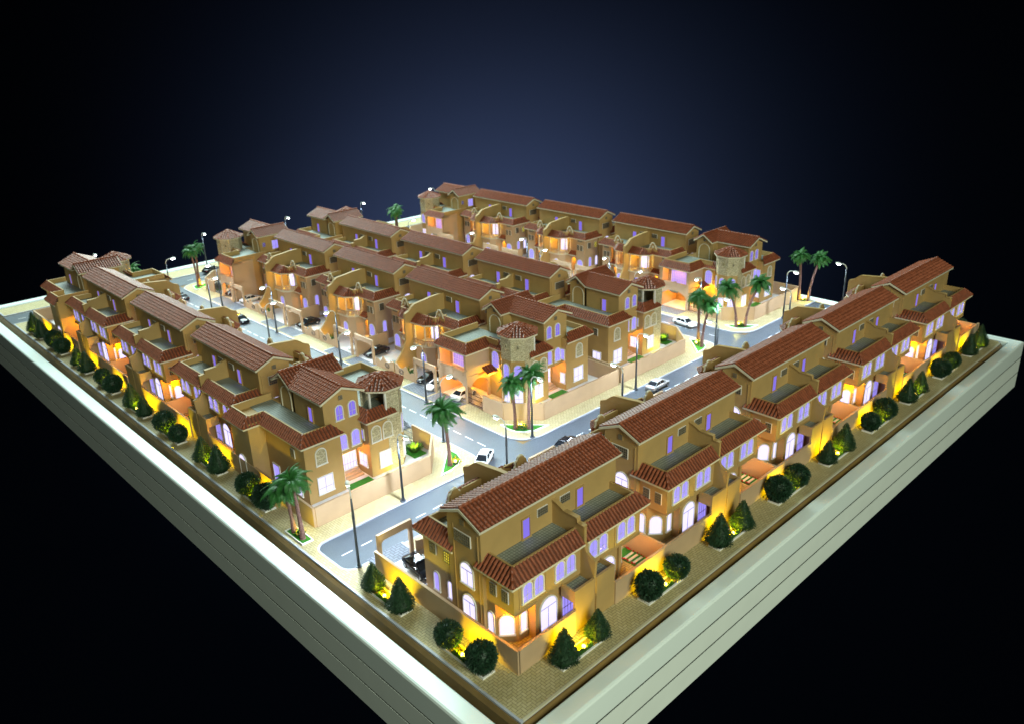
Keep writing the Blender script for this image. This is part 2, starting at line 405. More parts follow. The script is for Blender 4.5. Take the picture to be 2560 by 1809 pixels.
# ground slab of the model with its brown edge
edge = rrect(GX0-.35, GX1+.3, GY0-.35, GY1+.3, (.3,1.2,1.0,1.0))
m = MB(); top = rrect(GX0-.1, GX1+.1, GY0-.1, GY1+.1, (.3,1.2,1.0,1.0)); n = len(edge)
m.add([(x,y,-2.84) for x,y in edge]+[(x,y,-.62) for x,y in edge]+[(x,y,-.22) for x,y in top], [(i,(i+1)%n,(i+1)%n+n,i+n) for i in range(n)]+[(i+n,(i+1)%n+n,(i+1)%n+2*n,i+2*n) for i in range(n)]+[tuple(range(2*n,3*n))])
g = tag(m.build('ground', 'edge_brown'), kind='structure')
RZ = -0.14
def road(name, x0, x1, y0, y1, z, dash=None, r=(0,0,0,0)):
    o = sheet(name, 'asphalt', rrect(x0, x1, y0, y1, r), z)
    if dash:
        ax, c, a, b, skip = dash; t = a
        while t < b:
            if not any(s0 < t < s1 for s0, s1 in skip):
                m = MB()
                if ax == 'x': m.box(t, t+1.45, c-.075, c+.075, z+.002, z+.012)
                else: m.box(c-.075, c+.075, t, t+1.7, z+.002, z+.012)
                m.build('lane_dash', 'road_paint', o)
            t += 2.62
    return o
road('road', -3.0, 116, 23.6, 31.1, RZ, ('x', 27.2, -1.0, 112, ((21.5,32),(79,90))))
road('road', 24.0, 31.4, 31.1, 145.2, RZ+.001, ('y', 27.4, 34.5, 141, ()))
road('road', 81.4, 89.1, 31.1, 145.2, RZ+.001, ('y', 85.2, 34.5, 141, ()))
road('road', -3.85, 115.7, 145.2, 152.1, RZ, ('x', 148.3, -2, 113, ((22,33),(80,91))))
def pavement(name, poly, z=0.0):
    """raised paving with a kerb ring round it"""
    n = len(poly)
    cx = sum(p[0] for p in poly)/n; cy = sum(p[1] for p in poly)/n
    ins = []
    for i in range(n):
        a, b, c = Vector(poly[i-1]), Vector(poly[i]), Vector(poly[(i+1)%n])
        d1 = (b-a).normalized(); d2 = (c-b).normalized(); nn = Vector((-(d1.y+d2.y), d1.x+d2.x))
        nn = nn.normalized() if nn.length > 1e-6 else Vector((-d1.y, d1.x))
        ins.append(b+nn*(0.24/max(.5, nn.dot(Vector((-d1.y,d1.x))))))
    m = MB(); m.add([(x,y,-.2) for x,y in poly]+[(x,y,z+.01) for x,y in poly]+[(p.x,p.y,z+.02) for p in ins]+[(p.x,p.y,z-.02) for p in ins],
        [(i+k*n,(i+1)%n+k*n,(i+1)%n+(k+1)*n,i+(k+1)*n) for k in range(3) for i in range(n)])
    p = MB(); p.add([(q.x,q.y,z) for q in ins], [tuple(range(n))])
    o = tag(p.build(name, 'paving'), kind='structure')
    m.build('kerb', 'kerb_paint', o)
    return o
def arc(cx, cy, r, a0, a1, n=7): return [(cx+r*math.cos(math.radians(a0+(a1-a0)*k/n)), cy+r*math.sin(math.radians(a0+(a1-a0)*k/n))) for k in range(n+1)]
# edge strip + plain row lots + tower row lots share one big C shape (the road dead-ends into it)
P1 = [(GX0,GY0)]+arc(GX1-1.0,GY0+1.0,1.0,-90,0)+[(GX1,24.0)]+[(115.3,24.0)]+list(reversed(arc(114.2,25.1,1.1,-90,0)))[0:0]+\
     [(-1.2,24.0)]+[(x,y) for x,y in reversed(arc(-0.9,25.4,1.4,180,270))]+[(x,y) for x,y in reversed(arc(-0.9,29.3,1.4,90,180))]+\
     [(21.0,30.7)]+arc(21.0,34.2,3.5,-90,0)+arc(21.0,141.4,3.5,0,90)+[(GX0,144.9)]
pavement('pavement', P1)
pavement('pavement', rrect(30.9, 81.9, 30.7, 144.9, (4.2,3.6,3.6,4.2)))
pavement('pavement', rrect(88.6, GX1, 30.7, 144.9, (4.2,.3,.3,4.2)))
pavement('pavement', rrect(GX0, GX1, 152.3, GY1, (.2,.2,1.0,1.0)))
sheet('pavement', 'paving', rrect(114.9, GX1, 24.02, 30.68, (0,0,0,0)), -.004)
# pale strip along the front edges of the slab
e1 = MB().box(GX0+.3, GX1-1, GY0-.02, GY0+.2, -.1, .06);
tag(e1.build('edging', 'edge_strip'), kind='structure')

# ================================================================== twin villa (symmetric about U=0); x=U along the row, y=v from garden to street
def mir(s): return lambda p: (p[0]*s, p[1], p[2])
def make_twin():
    R = empty('twin_villa', cat='villa')
    wall = MB()
    wall.box(-9.6, 9.6, 5.5, 10.2, 0, 12.2)
    wall.vprism([(5.5,12.2),(10.2,12.2),(7.85,13.35)], 'x', -9.6, 9.6)
    bk = MB()
    for s in (-1, 1):
        bk.T = mir(s)
        bk.box(0, 9.15, 1.8, 5.5, 4.5, 8.6)                       # first floor at the garden side
        bk.prism([(0,2.2),(6.3,2.2),(6.3,3.0),(7.6,3.0),(9.15,4.4),(9.15,5.5),(0,5.5)], 0, 4.5)
        bk.box(5.95, 6.35, 1.9, 2.25, 0, 4.5)                     # pier of the corner recess
    fr = MB()
    for s in (-1, 1):
        fr.T = mir(s)
        fr.box(0, 6.6, 10.2, 14.2, 4.4, 8.6)
        fr.box(6.6, 9.15, 10.2, 14.9, 0, 8.6)
        fr.box(6.2, 6.6, 10.2, 14.3, 0, 4.4); fr.box(0, 4.75, 10.2, 14.3, 0, 4.4); fr.box(4.75, 6.2, 10.2, 12.6, 0, 4.4)
        fr.prism([(.3,14.3),(.3,17.1),(3.1,17.0),(4.2,16.0),(4.5,14.3)], 0, 4.1)          # bow under the balcony
    wall.build('wall', 'plaster', R); bk.build('wall', 'plaster', R); fr.build('wall', 'plaster_pink', R)
    # parapets and terraces
    for s in (-1, 1):
        pieces(R, 'parapet', 'plaster', ((.2,8.75,2.3,2.5,8.6,9.5),(8.55,8.75,2.5,5.5,8.6,9.5),(4.7,8.75,14.1,14.3,8.6,9.5),(8.55,8.75,10.2,14.1,8.6,9.5),(4.5,4.7,13.4,16.0,8.6,9.45),(.2,4.5,15.9,16.1,8.6,9.45)), mir(s))
    for s in (-1, 1):
        t = MB(); t.T = mir(s); t.add([(.2,2.5,8.64),(8.55,2.5,8.64),(8.55,5.5,8.64),(.2,5.5,8.64)], [(0,1,2,3)]); t.build('terrace', 'terrace', R)
        t = MB(); t.T = mir(s); t.add([(.2,10.2,8.64),(8.55,10.2,8.64),(8.55,14.1,8.64),(.2,14.1,8.64)], [(0,1,2,3)]); t.build('terrace', 'terrace', R)
    # main roof
    r = Roof(); ev, rv = 12.5, 13.75
    r.slope((-10,5.03,ev),(10,5.03,ev),(-10,7.85,rv),(10,7.85,rv)); r.slope((10,10.67,ev),(-10,10.67,ev),(10,7.85,rv),(-10,7.85,rv))
    r.hip((-10,7.85,rv),(10,7.85,rv), .2)
    for x in (-10.02, 10.02):
        r.fascia.vprism([(5.03,12.46),(7.85,13.71),(10.67,12.46),(10.67,12.2),(7.85,13.42),(5.03,12.2)], 'x', x-.06, x+.06)
    r.build(R, 'roof')
    # skirts
    for s in (-1, 1):
        r = Roof(mir(s)); ez, tz = 8.25, 9.42
        r.slope((.2,1.15,ez),(9.9,1.15,ez),(.2,2.35,tz),(8.75,2.35,tz), hip1=True)
        r.slope((9.9,1.15,ez),(9.9,6.3,ez),(8.75,2.35,tz),(8.75,5.6,tz))
        r.build(R, 'roof')
        r = Roof(mir(s))
        r.slope((9.9,15.4,ez),(4.9,15.4,ez),(8.75,14.2,tz),(4.9,14.2,tz), hip0=True)
        r.slope((9.9,9.4,ez),(9.9,15.4,ez),(8.75,10.1,tz),(8.75,14.2,tz))
        r.build(R, 'roof')
        r = Roof(mir(s))                                           # roof over the bowed balcony
        pts = [(4.95,14.9),(4.75,16.3),(3.35,17.55),(.2,17.75)]; tps = [(4.55,14.7),(4.3,15.4),(3.0,16.0),(.2,16.05)]
        for i in range(3): r.slope((*pts[i],ez),(*pts[i+1],ez),(*tps[i],tz),(*tps[i+1],tz), hip1=(i < 2))
        r.build(R, 'roof')
        r = Roof(mir(s)); r.slope((6.7,15.3,4.2),(4.5,15.3,4.2),(6.7,14.3,4.9),(4.5,14.3,4.9)); r.build(R, 'canopy_roof')
    # party wall
    prof = [(0.25,0),(0.05,4.8),(-.1,6.75),(.5,6.95),(1.0,7.25),(1.3,7.9),(1.3,10.0),(2.15,10.05),(2.2,10.55),(3.9,10.6),(4.4,10.85),(5.0,11.1),(6.0,11.35),(9.8,11.5),(13.0,11.4),(14.6,11.2),(16.6,11.0),(17.2,10.65),(17.9,10.05),(18.7,9.75),(18.85,9.3),
            (18.9,5.2),(19.4,4.2),(20.2,3.0),(21.0,2.2),(21.3,1.9),(21.3,0)]
    MB().vprism(prof, 'x', -.17, .17).build('party_wall', 'plaster', R)
    cp = MB()
    for i in range(5, len(prof)-7):
        (a, b), (c, d) = prof[i], prof[i+1]
        if c-a > .05: cp.add([(-.26,a,b-.02),(.26,a,b-.02),(.26,c,d-.02),(-.26,c,d-.02),(-.26,a,b+.12),(.26,a,b+.12),(.26,c,d+.12),(-.26,c,d+.12)], [(3,2,1,0),(4,5,6,7),(0,1,5,4),(1,2,6,5),(2,3,7,6),(3,0,4,7)])
    cp.build('coping', 'plaster', R)
    for s in (-1, 1):
        T = mir(s)
        l = MB(); l.T = T                                          # service shelter against the garden wall
        l.box(.17, 2.95, 0.0, .25, 0, 4.75); l.box(2.75, 2.95, .25, 1.8, 3.4, 4.75); l.box(.17, 2.75, .25, 2.1, 3.95, 4.2)
        l.build('shelter', 'plaster', R)
        q = MB(); q.T = T; q.add([(.17,.25,4.21),(2.75,.25,4.21),(2.75,1.8,4.21),(.17,1.8,4.21)], [(0,1,2,3)]); q.build('terrace', 'terrace', R)
        # recessed line frames on the garden front
        f = MB(); f.T = T
        for a in (5.05, 8.45): f.box(a-.06, a+.06, 1.74, 1.8, 4.9, 7.6)
        f.box(5.05, 8.45, 1.74, 1.8, 4.84, 4.9); f.box(6.2, 9.15, 1.72, 1.8, 4.45, 4.6)
        f.build('moulding', 'plaster', R)
        # garden front windows
        for x in (1.65, 3.15): window(R, (x,1.8,5.45), (0,-1), 1.12, 1.95, True, 'cross', 'pane_mid', T=T)
        for x in (6.0, 7.5): window(R, (x,1.8,5.45), (0,-1), 1.12, 1.95, True, 'cross', 'pane_mid', T=T)
        window(R, (4.35,2.2,.35), (0,-1), 2.2, 3.45, True, 'cross_arch', 'pane_bright', 'door', T=T)
        window(R, (1.6,2.2,.4), (0,-1), 1.7, 2.7, False, 'bars', 'pane_mid', T=T)
        window(R, (6.95,3.0,1.0), (0,-1), .7, 2.2, True, 'plain', 'pane_bright', T=T)
        k = 1/math.hypot(1.4,1.55)
        window(R, (8.38,3.7,1.0), (1.4*k,-1.55*k), 1.3, 2.2, True, 'plain', 'pane_bright', T=T)
        window(R, (9.15,4.95,1.0), (1,0), .7, 2.3, True, 'plain', 'pane_bright', T=T)
        for v in (2.9, 4.5): window(R, (9.15,v,5.6), (1,0), .75, 1.2, False, 'grille', 'grille_back', T=T)
        window(R, (7.2,1.8,7.75), (0,-1), 1.2, .32, False, 'grille', 'grille_back', 'vent', 'plaster', T=T)
        window(R, (3.0,1.8,7.75), (0,-1), 1.2, .32, False, 'grille', 'grille_back', 'vent', 'plaster', T=T)
        # gable side
        window(R, (9.6,8.0,9.75), (1,0), 2.2, 1.15, False, 'grille', 'grille_back', T=T)
        window(R, (9.6,7.9,11.85), (1,0), .5, .5, True, 'grille', 'grille_back', 'vent', 'plaster', T=T)
        window(R, (9.6,7.6,5.3), (1,0), 1.7, 2.45, True, 'cross_arch', 'pane_bright', T=T)
        window(R, (9.6,7.5,1.6), (1,0), 1.7, 2.5, True, 'cross_arch', 'pane_bright', T=T)
        f = MB(); f.T = T
        for v in (5.9, 9.35): f.box(9.6, 9.68, v-.06, v+.06, .5, 11.4)
        f.build('moulding', 'plaster', R)
        window(R, (9.15,13.3,5.9), (1,0), .85, 1.25, False, 'grille', 'grille_back', T=T)
        window(R, (9.15,11.1,5.8), (1,0), .85, 1.25, False, 'grille', 'pane_warm' if s < 0 else 'grille_back', T=T)
        window(R, (9.15,13.0,1.6), (1,0), .75, 2.1, True, 'plain', 'pane_mid', T=T)
        window(R, (9.15,10.8,1.6), (1,0), .75, 2.1, True, 'plain', 'pane_bright', T=T)
        # roof storey
        window(R, (3.85,5.5,8.75), (0,-1), .95, 2.1, False, 'plain', 'pane_dim', 'door', 'plaster', T=T)
        window(R, (1.6,5.5,10.3), (0,-1), 1.3, .75, False, 'grille', 'grille_back', T=T)
        window(R, (3.85,10.2,8.75), (0,1), .95, 2.1, False, 'plain', 'pane_dim', 'door', 'plaster', T=T)
        window(R, (1.6,10.2,10.3), (0,1), 1.3, .75, False, 'grille', 'grille_back', T=T)
        # street front
        for x in (7.35, 8.35): window(R, (x,14.9,5.5), (0,1), .62, 1.15, False, 'grille', 'grille_back', T=T)
        window(R, (7.9,14.9,7.5), (0,1), 1.3, .3, False, 'grille', 'grille_back', 'vent', 'plaster', T=T)
        window(R, (7.9,14.9,1.0), (0,1), 1.5, 2.2, True, 'grid', 'pane_mid', T=T)
        window(R, (2.3,14.2,4.6), (0,1), 2.0, 3.2, True, 'cross_arch', 'pane_bright', 'door', T=T)
        window(R, (2.4,17.05,1.0), (0,1), 1.3, 2.0, True, 'grid', 'pane_mid', T=T)
        window(R, (5.5,12.6,.2), (0,1), 1.0, 2.6, True, 'plain', 'pane_warm', 'door', 'cream', T=T)
        a = MB(); a.T = T                                          # arched porch front
        ar = outline(1.45, 3.3, True); a.add([(5.475+x,14.3,z) for x,z in ar]+[(5.475+x,14.0,z) for x,z in ar], [(i,(i+1)%len(ar),(i+1)%len(ar)+len(ar),i+len(ar)) for i in range(1,len(ar))])
        n = len(ar); tp = [(-.725,4.4),(-.725,0)]
        top = [(x,z) for x,z in ar[2:]]
        for i in range(len(top)-1):
            (x0,z0),(x1,z1) = top[i], top[i+1]
            a.add([(5.475+x0,14.3,z0),(5.475+x1,14.3,z1),(5.475+x1,14.3,4.4),(5.475+x0,14.3,4.4)], [(0,1,2,3)])
        a.build('porch_arch', 'plaster_pink', R)
        # balcony
        b = MB(); b.T = T
        out = [(.2,14.3),(.2,17.45),(3.2,17.3),(4.45,16.15),(4.75,14.3)]
        b.prism(out, 4.1, 4.4); b.build('balcony_slab', 'cream', R)
        b = MB(); b.T = T; b.prism([(.17,14.2),(.17,17.4),(3.2,17.2),(4.4,16.1),(4.7,14.2)], 8.05, 8.22); b.build('balcony_ceiling', 'plaster', R)
        b = MB(); b.T = T; oi = [(x*.965+.05,14.3+(y-14.3)*.96) for x,y in out]
        for i in range(1,4):
            (x0,y0),(x1,y1) = oi[i], oi[i+1]; k = max(2,int(math.hypot(x1-x0,y1-y0)/.3))
            for q in range(k+1): 
                x, y = x0+(x1-x0)*q/k, y0+(y1-y0)*q/k; b.box(x-.05,x+.05,y-.05,y+.05,4.4,5.15)
            b.tube([(x0,y0,5.2),(x1,y1,5.2)], .09, 5)
        b.build('railing', 'plaster_pink', R)
        for x, y in ((.45,17.1),(3.1,17.05),(4.25,16.0),(4.5,14.6)):
            c = MB(); c.T = T; c.tube([(x,y,4.4),(x,y,4.7),(x,y,4.75),(x,y,7.9),(x,y,8.0),(x,y,8.2)], [.22,.22,.14,.12,.2,.22], 8); c.build('column', 'cream', R, smooth=True)
        # scrolled pediment
        prof2 = [(-1.1,8.5),(-1.0,9.3),(-.75,9.6),(-.7,10.05),(-.45,10.2),(-.35,10.5),(0,10.62),(.35,10.5),(.45,10.2),(.7,10.05),(.75,9.6),(1.0,9.3),(1.1,8.5)]
        p = MB(); p.T = T; p.vprism([(4.75+a,z) for a,z in prof2], 'y', 14.75, 15.0); pe = p.build('pediment', 'plaster', R)
        p = MB(); p.T = T
        for i in range(1,len(prof2)-2):
            (a0,z0),(a1,z1) = prof2[i], prof2[i+1]; p.tube([(4.75+a0,15.0,z0),(4.75+a1,15.0,z1)], .13, 6)
        p.tube([(4.75,15.0,9.75),(4.75,15.06,9.75)], .28, 10)
        p.build('scroll', 'cream', pe)
    return R

# ================================================================== tower villa; (v,w): v from back to street front, w from the outer wall; sx mirrors v
def make_tower(sx):
    T = lambda p: (p[0]*sx, p[1], p[2])
    R = empty('tower_villa', cat='villa')
    def W(p, n, *a, **k): return window(R, p, n, *a, T=T, **k)
    a = MB(); a.T = T
    a.box(2.0, 7.2, 4.8, 14.4, 0, 8.6)                    # back wing
    a.box(-.2, 4.6, 14.4, 19.4, 0, 8.6)
    a.box(5.9, 11.0, 5.9, 13.4, 4.4, 12.2); a.box(5.9, 12.8, 13.0, 16.8, 0, 12.2)
    a.vprism([(5.9,12.2),(11.0,12.2),(8.45,13.4)], 'y', 5.9, 14.5)
    a.vprism([(13.0,12.2),(16.8,12.2),(14.9,13.4)], 'x', 5.9, 12.8)
    a.box(7.2, 11.3, 8.1, 13.0, 0, 4.4)
    a.build('wall', 'plaster', R)
    b = MB(); b.T = T
    b.box(11.3, 15.4, 4.8, 13.0, 0, 8.6)
    b.box(11.0, 16.2, 9.0, 19.3, 0, 8.6); b.box(4.6, 12.8, 16.8, 19.3, 0, 8.6)
    b.build('wall', 'plaster', R)
    c = MB(); c.T = T                                       # room over the car port
    c.box(16.2, 18.9, 12.8, 19.5, 4.3, 8.6); c.box(18.9, 21.0, 12.8, 13.1, 4.3, 8.6); c.box(18.9, 21.0, 19.2, 19.5, 0, 8.6); c.box(16.2, 18.9, 19.2, 19.5, 0, 4.3)
    c.box(18.9, 21.0, 12.8, 19.5, 8.0, 8.6); c.box(18.9, 21.2, 12.6, 19.5, 4.0, 4.4)
    for w0 in (12.8, 15.9, 19.0): c.box(20.8, 21.1, w0, w0+.5, 4.4, 8.2) if w0 != 15.9 else None
    c.build('wall', 'plaster_pink', R)
    # arches of the car port
    def archwall(p0, p1, z1, gap, thick):
        (x0,y0),(x1,y1) = p0, p1; L = math.hypot(x1-x0,y1-y0); dx, dy = (x1-x0)/L, (y1-y0)/L; nx, ny = dy*thick, -dx*thick
        m = MB(); m.T = T; N = 12; pts = []
        for k in range(N+1):
            t = k/N; pts.append((gap+(L-2*gap)*t, 2.5+1.1*math.sin(PI*t)**.6))
        for (s0,z0),(s1,zz) in zip(pts, pts[1:]):
            q = [(x0+dx*s,y0+dy*s) for s in (s0,s1)]
            m.add([(*q[0],z0),(*q[1],zz),(*q[1],z1),(*q[0],z1)]+[(q[0][0]+nx,q[0][1]+ny,z0),(q[1][0]+nx,q[1][1]+ny,zz),(q[1][0]+nx,q[1][1]+ny,z1),(q[0][0]+nx,q[0][1]+ny,z1)], [(0,1,2,3),(7,6,5,4),(0,4,5,1)])
        for s0, s1 in ((0,gap),(L-gap,L)):
            q = [(x0+dx*s,y0+dy*s) for s in (s0,s1)]
            m.prism([q[0],q[1],(q[1][0]+nx,q[1][1]+ny),(q[0][0]+nx,q[0][1]+ny)], 0, z1)
        return m.build('carport_arch', 'plaster_pink', R)
    archwall((21.2,12.6),(21.2,19.5),4.0,.5,-.4); archwall((16.4,12.6),(20.8,12.6),4.0,.45,-.35)
    d = MB(); d.T = T                                       # balcony parapet with panels
    d.box(20.9, 21.2, 12.7, 19.5, 4.4, 5.3); d.box(21.2, 21.3, 13.3, 15.6, 4.55, 5.1); d.box(21.2, 21.3, 16.3, 18.8, 4.55, 5.1)
    for w0 in (12.6, 15.75, 19.0): d.box(20.8, 21.32, w0, w0+.5, 4.35, 5.5)
    d.build('balcony_parapet', 'plaster_pink', R)
    W((18.9,16.2,4.6), (1,0), 4.2, 2.7, False, 'bars', 'pane_mid', name='door')
    f = MB(); f.T = T; f.box(21.22,21.3,15.0,17.0,3.3,3.65); f.build('vent', 'grille', R)
    # parapets / terraces
    pieces(R, 'parapet', 'plaster', ((2.45, 2.65, 5.3, 14.9, 8.6, 9.5),(2.65, 5.9, 5.3, 5.5, 8.6, 9.5),(.4, 2.45, 14.9, 15.1, 8.6, 9.5),(.2, .4, 14.9, 19.4, 8.6, 9.6),(.4, 5.9, 19.2, 19.4, 8.6, 9.6),(12.8, 20.4, 19.1, 19.3, 8.6, 9.6),(20.2, 20.4, 13.4, 19.1, 8.6, 9.6),(16.4, 20.2, 13.4, 13.6, 8.6, 9.6),(16.2, 16.4, 10.6, 13.6, 8.6, 9.6)), T)
    for (x0,x1,y0,y1) in ((2.65,5.9,5.5,19.2),(12.8,16.2,9.0,19.1),(16.2,20.2,13.6,19.1),(11.0,15.4,5.3,9.0)):
        t = MB(); t.T = T; t.add([(x0,y0,8.64),(x1,y0,8.64),(x1,y1,8.64),(x0,y1,8.64)], [(0,1,2,3)]); t.build('terrace', 'terrace', R)
    # upper roofs
    ev, rv = 12.45, 13.8
    r = Roof(T)
    r.slope((5.25,12.75,ev),(5.25,5.3,ev),(8.45,14.9,rv),(8.45,5.3,rv)); r.slope((11.65,5.3,ev),(11.65,12.75,ev),(8.45,5.3,rv),(8.45,14.9,rv))
    r.hip((8.45,5.3,rv),(8.45,14.9,rv), .2)
    r.fascia.vprism([(5.25,ev-.04),(8.45,rv-.04),(11.65,ev-.04),(11.65,ev-.3),(8.45,rv-.32),(5.25,ev-.3)], 'y', 5.22, 5.34)
    r.build(R, 'roof')
    r = Roof(T)
    r.slope((13.45,12.75,ev+.02),(5.25,12.75,ev+.02),(13.45,14.95,rv+.1),(5.25,14.95,rv+.1)); r.slope((5.25,17.2,ev+.02),(13.45,17.2,ev+.02),(5.25,14.95,rv+.1),(13.45,14.95,rv+.1))
    r.hip((13.45,14.95,rv+.1),(5.25,14.95,rv+.1), .2)
    for x in (5.25, 13.45): r.fascia.vprism([(12.75,ev-.04),(14.95,rv+.06),(17.2,ev-.04),(17.2,ev-.3),(14.95,rv-.22),(12.75,ev-.3)], 'x', x-.06, x+.06)
    r.build(R, 'roof')
    ez, tz = 8.25, 9.42
    r = Roof(T)                                             # skirts of the back wing
    r.slope((1.4,14.3,ez),(1.4,4.2,ez),(2.5,15.0,tz),(2.5,5.35,tz), hip1=True); r.slope((1.4,4.2,ez),(7.5,4.2,ez),(2.5,5.35,tz),(6.4,5.35,tz))
    r.build(R, 'roof')
    r = Roof(T)
    r.slope((-.85,19.9,ez),(-.85,14.3,ez),(.3,19.4,tz),(.3,15.0,tz), hip1=True); r.slope((-.85,14.3,ez),(1.4,14.3,ez),(.3,15.0,tz),(2.5,15.0,tz))
    r.build(R, 'roof')
    r = Roof(T)                                             # right wing
    r.slope((10.75,4.2,ez),(15.6,4.2,ez),(11.9,5.35,tz),(15.0,5.35,tz), hip0=True); r.slope((10.75,8.0,ez),(10.75,4.2,ez),(11.9,8.0,tz),(11.9,5.35,tz))
    r.build(R, 'roof')
    r = Roof(T)                                             # car port wing
    r.slope((16.2,12.2,ez),(21.5,12.2,ez),(16.2,13.4,tz),(20.3,13.4,tz), hip1=True); r.slope((21.5,12.2,ez),(21.5,19.8,ez),(20.3,13.4,tz),(20.3,19.4,tz))
    r.slope((16.7,9.6,ez),(16.7,12.2,ez),(15.6,9.6,tz),(15.6,13.3,tz))
    r.build(R, 'roof')
    r = Roof(T); r.slope((16.2,11.0,4.5),(18.2,11.0,4.5),(16.2,12.4,5.3),(18.2,12.4,5.3)); r.build(R, 'canopy_roof')
    # tower
    cx, cy, ra = 15.3, 7.25, 2.65
    oc = lambda rad: [(cx+rad*math.cos(math.radians(22.5+45*k)), cy+rad*math.sin(math.radians(22.5+45*k))) for k in range(8)]
    O = oc(ra)
    t = MB(); t.T = T; t.prism(O, 0, 7.8); t.build('tower_wall', 'plaster', R)
    t = MB(); t.T = T                                       # stone drum: six closed sides, open towards the inner terrace
    closed = [7, 0, 1, 2, 6, 5]; O2 = oc(ra+.06); I2 = oc(ra-.25)
    for k in closed:
        j = (k+1)%8; t.prism([O2[k],O2[j],I2[j],I2[k]], 7.8, 11.6)
    t.prism(oc(ra+.05), 7.75, 7.95)
    t.build('tower_stone', 'stone', R)
    t = MB(); t.T = T; t.prism([O2[5],O2[6],I2[6],I2[5]], 0, 7.75); t.build('tower_stone', 'stone', R)
    for k in (4, 5):
        x, y = O[k]; q = MB(); q.T = T; q.box(x-.13,x+.13,y-.13,y+.13,7.8,11.6); q.build('post', 'white_trim', R)
    r = Roof(T); OE = oc(3.2); ap = (cx,cy,13.0)
    for k in range(8):
        j = (k+1)%8; r.slope((*OE[k],11.6),(*OE[j],11.6),ap,ap, hip0=True)
    r.build(R, 'tower_roof')
    for k in (6, 7, 0):                                     # slit openings in the stone drum
        (x0,y0),(x1,y1) = O2[k], O2[(k+1)%8]; mx, my = (x0+x1)/2, (y0+y1)/2; n = Vector((mx-cx,my-cy,0)).normalized()
        W((mx,my,9.7), (n.x,n.y), .3, .5, True, 'plain', 'grille', name='slit', frame='stone')
        W((mx-n.x*.06,my-n.y*.06,4.8), (n.x,n.y), 1.15, 2.3, True, 'grid', 'pane_mid')
        W((mx-n.x*.06,my-n.y*.06,1.0), (n.x,n.y), 1.1, 2.0, False, 'cross', 'pane_bright')
    # wing windows
    W((4.2,4.8,5.0), (0,-1), 1.35, 2.1, True, 'plain', 'stone', name='blind_window'); W((4.4,4.8,1.0), (0,-1), 2.0, 2.2, False, 'cross', 'pane_bright')
    W((4.2,4.8,7.65), (0,-1), 1.3, .3, False, 'grille', 'grille_back', name='vent', frame='plaster')
    for x in (12.4, 14.2): W((x,4.8,5.0), (0,-1), 1.3, 2.1, True, 'plain', 'stone', name='blind_window')
    W((13.5,4.8,1.0), (0,-1), 1.6, 2.1, False, 'cross', 'pane_bright'); W((13.3,4.8,7.65), (0,-1), 1.3, .3, False, 'grille', 'grille_back', name='vent', frame='plaster')
    for x in (8.1, 10.0):
        W((x,5.9,5.1), (0,-1), 1.1, 2.1, True, 'cross', 'pane_mid'); W((x-.05,5.9,9.3), (0,-1), .95, 1.9, True, 'cross', 'pane_dim')
    W((9.3,8.1,.75), (0,-1), 3.4, 2.3, False, 'bars', 'pane_bright', name='door')
    W((11.3,6.5,5.3), (-1,0), 1.2, 1.3, False, 'cross', 'pane_mid'); W((11.3,6.5,1.3), (-1,0), 1.5, 1.7, False, 'cross', 'pane_bright')
    W((7.2,5.5,1.2), (1,0), .8, 1.6, False, 'plain', 'pane_bright'); W((7.2,5.5,5.2), (1,0), .7, 1.6, False, 'plain', 'pane_mid')
    W((8.45,5.9,11.95), (0,-1), .5, .5, True, 'grille', 'grille_back', name='vent', frame='plaster')
    W((5.9,9.0,8.75), (-1,0), .9, 2.0, False, 'plain', 'pane_dim', name='door', frame='plaster')
    W((2.0,7.5,5.8), (-1,0), .8, 1.1, False, 'grille', 'grille_back'); W((2.0,7.2,.7), (-1,0), 1.6, 2.2, False, 'cross', 'pane_bright'); W((2.0,12.5,.4), (-1,0), 1.5, 2.4, False, 'plain', 'pane_mid')
    W((-.2,17.3,.5), (-1,0), 1.7, 2.9, True, 'cross_arch', 'pane_bright'); W((16.2,11.3,5.0), (1,0), 1.5, 2.6, True, 'grid', 'pane_mid')
    W((14.3,16.8,9.0), (0,1), 1.4, 2.0, False, 'plain', 'pane_mid') if False else None
    W((9.0,16.8,9.2), (0,1), 1.6, 1.8, False, 'cross', 'pane_mid'); W((11.8,16.8,10.0), (0,1), .6, .9, False, 'grille', 'pane_dim')
    W((10.3,12.9,9.0), (1,0), .7, 1.8, False, 'plain', 'pane_dim') if False else None
    W((5.9,15.0,8.7), (-1,0), .01, .01, False, 'plain', 'cream') if False else None
    # blind arch mouldings on the cross gables
    for x, nx in ((5.9,-1),(12.8,1)):
        m = MB(); m.T = T; pr = outline(2.5, 3.1, True, 12)
        for (a0,z0),(a1,z1) in zip(pr[1:], pr[2:]+[pr[0]]):
            m.tube([(x+nx*.04,14.9+a0,8.7+z0),(x+nx*.04,14.9+a1,8.7+z1)], .09, 5)
        m.build('arch_moulding', 'cream', R)
        W((x,14.9,12.35), (nx,0), .4, .4, True, 'grille', 'grille_back', name='vent', frame='plaster')
    st = MB(); st.T = T                                     # porch steps and lawn
    for k in range(3): st.box(7.5, 11.0, 6.3+.5*k, 8.1, .02+.2*k, .22+.2*k)
    st.build('steps', 'plaster_pink', R)
    l = MB(); l.T = T; l.box(7.5, 11.0, 3.0, 5.4, .03, .12); l.build('lawn', 'lawn', R)
    return R

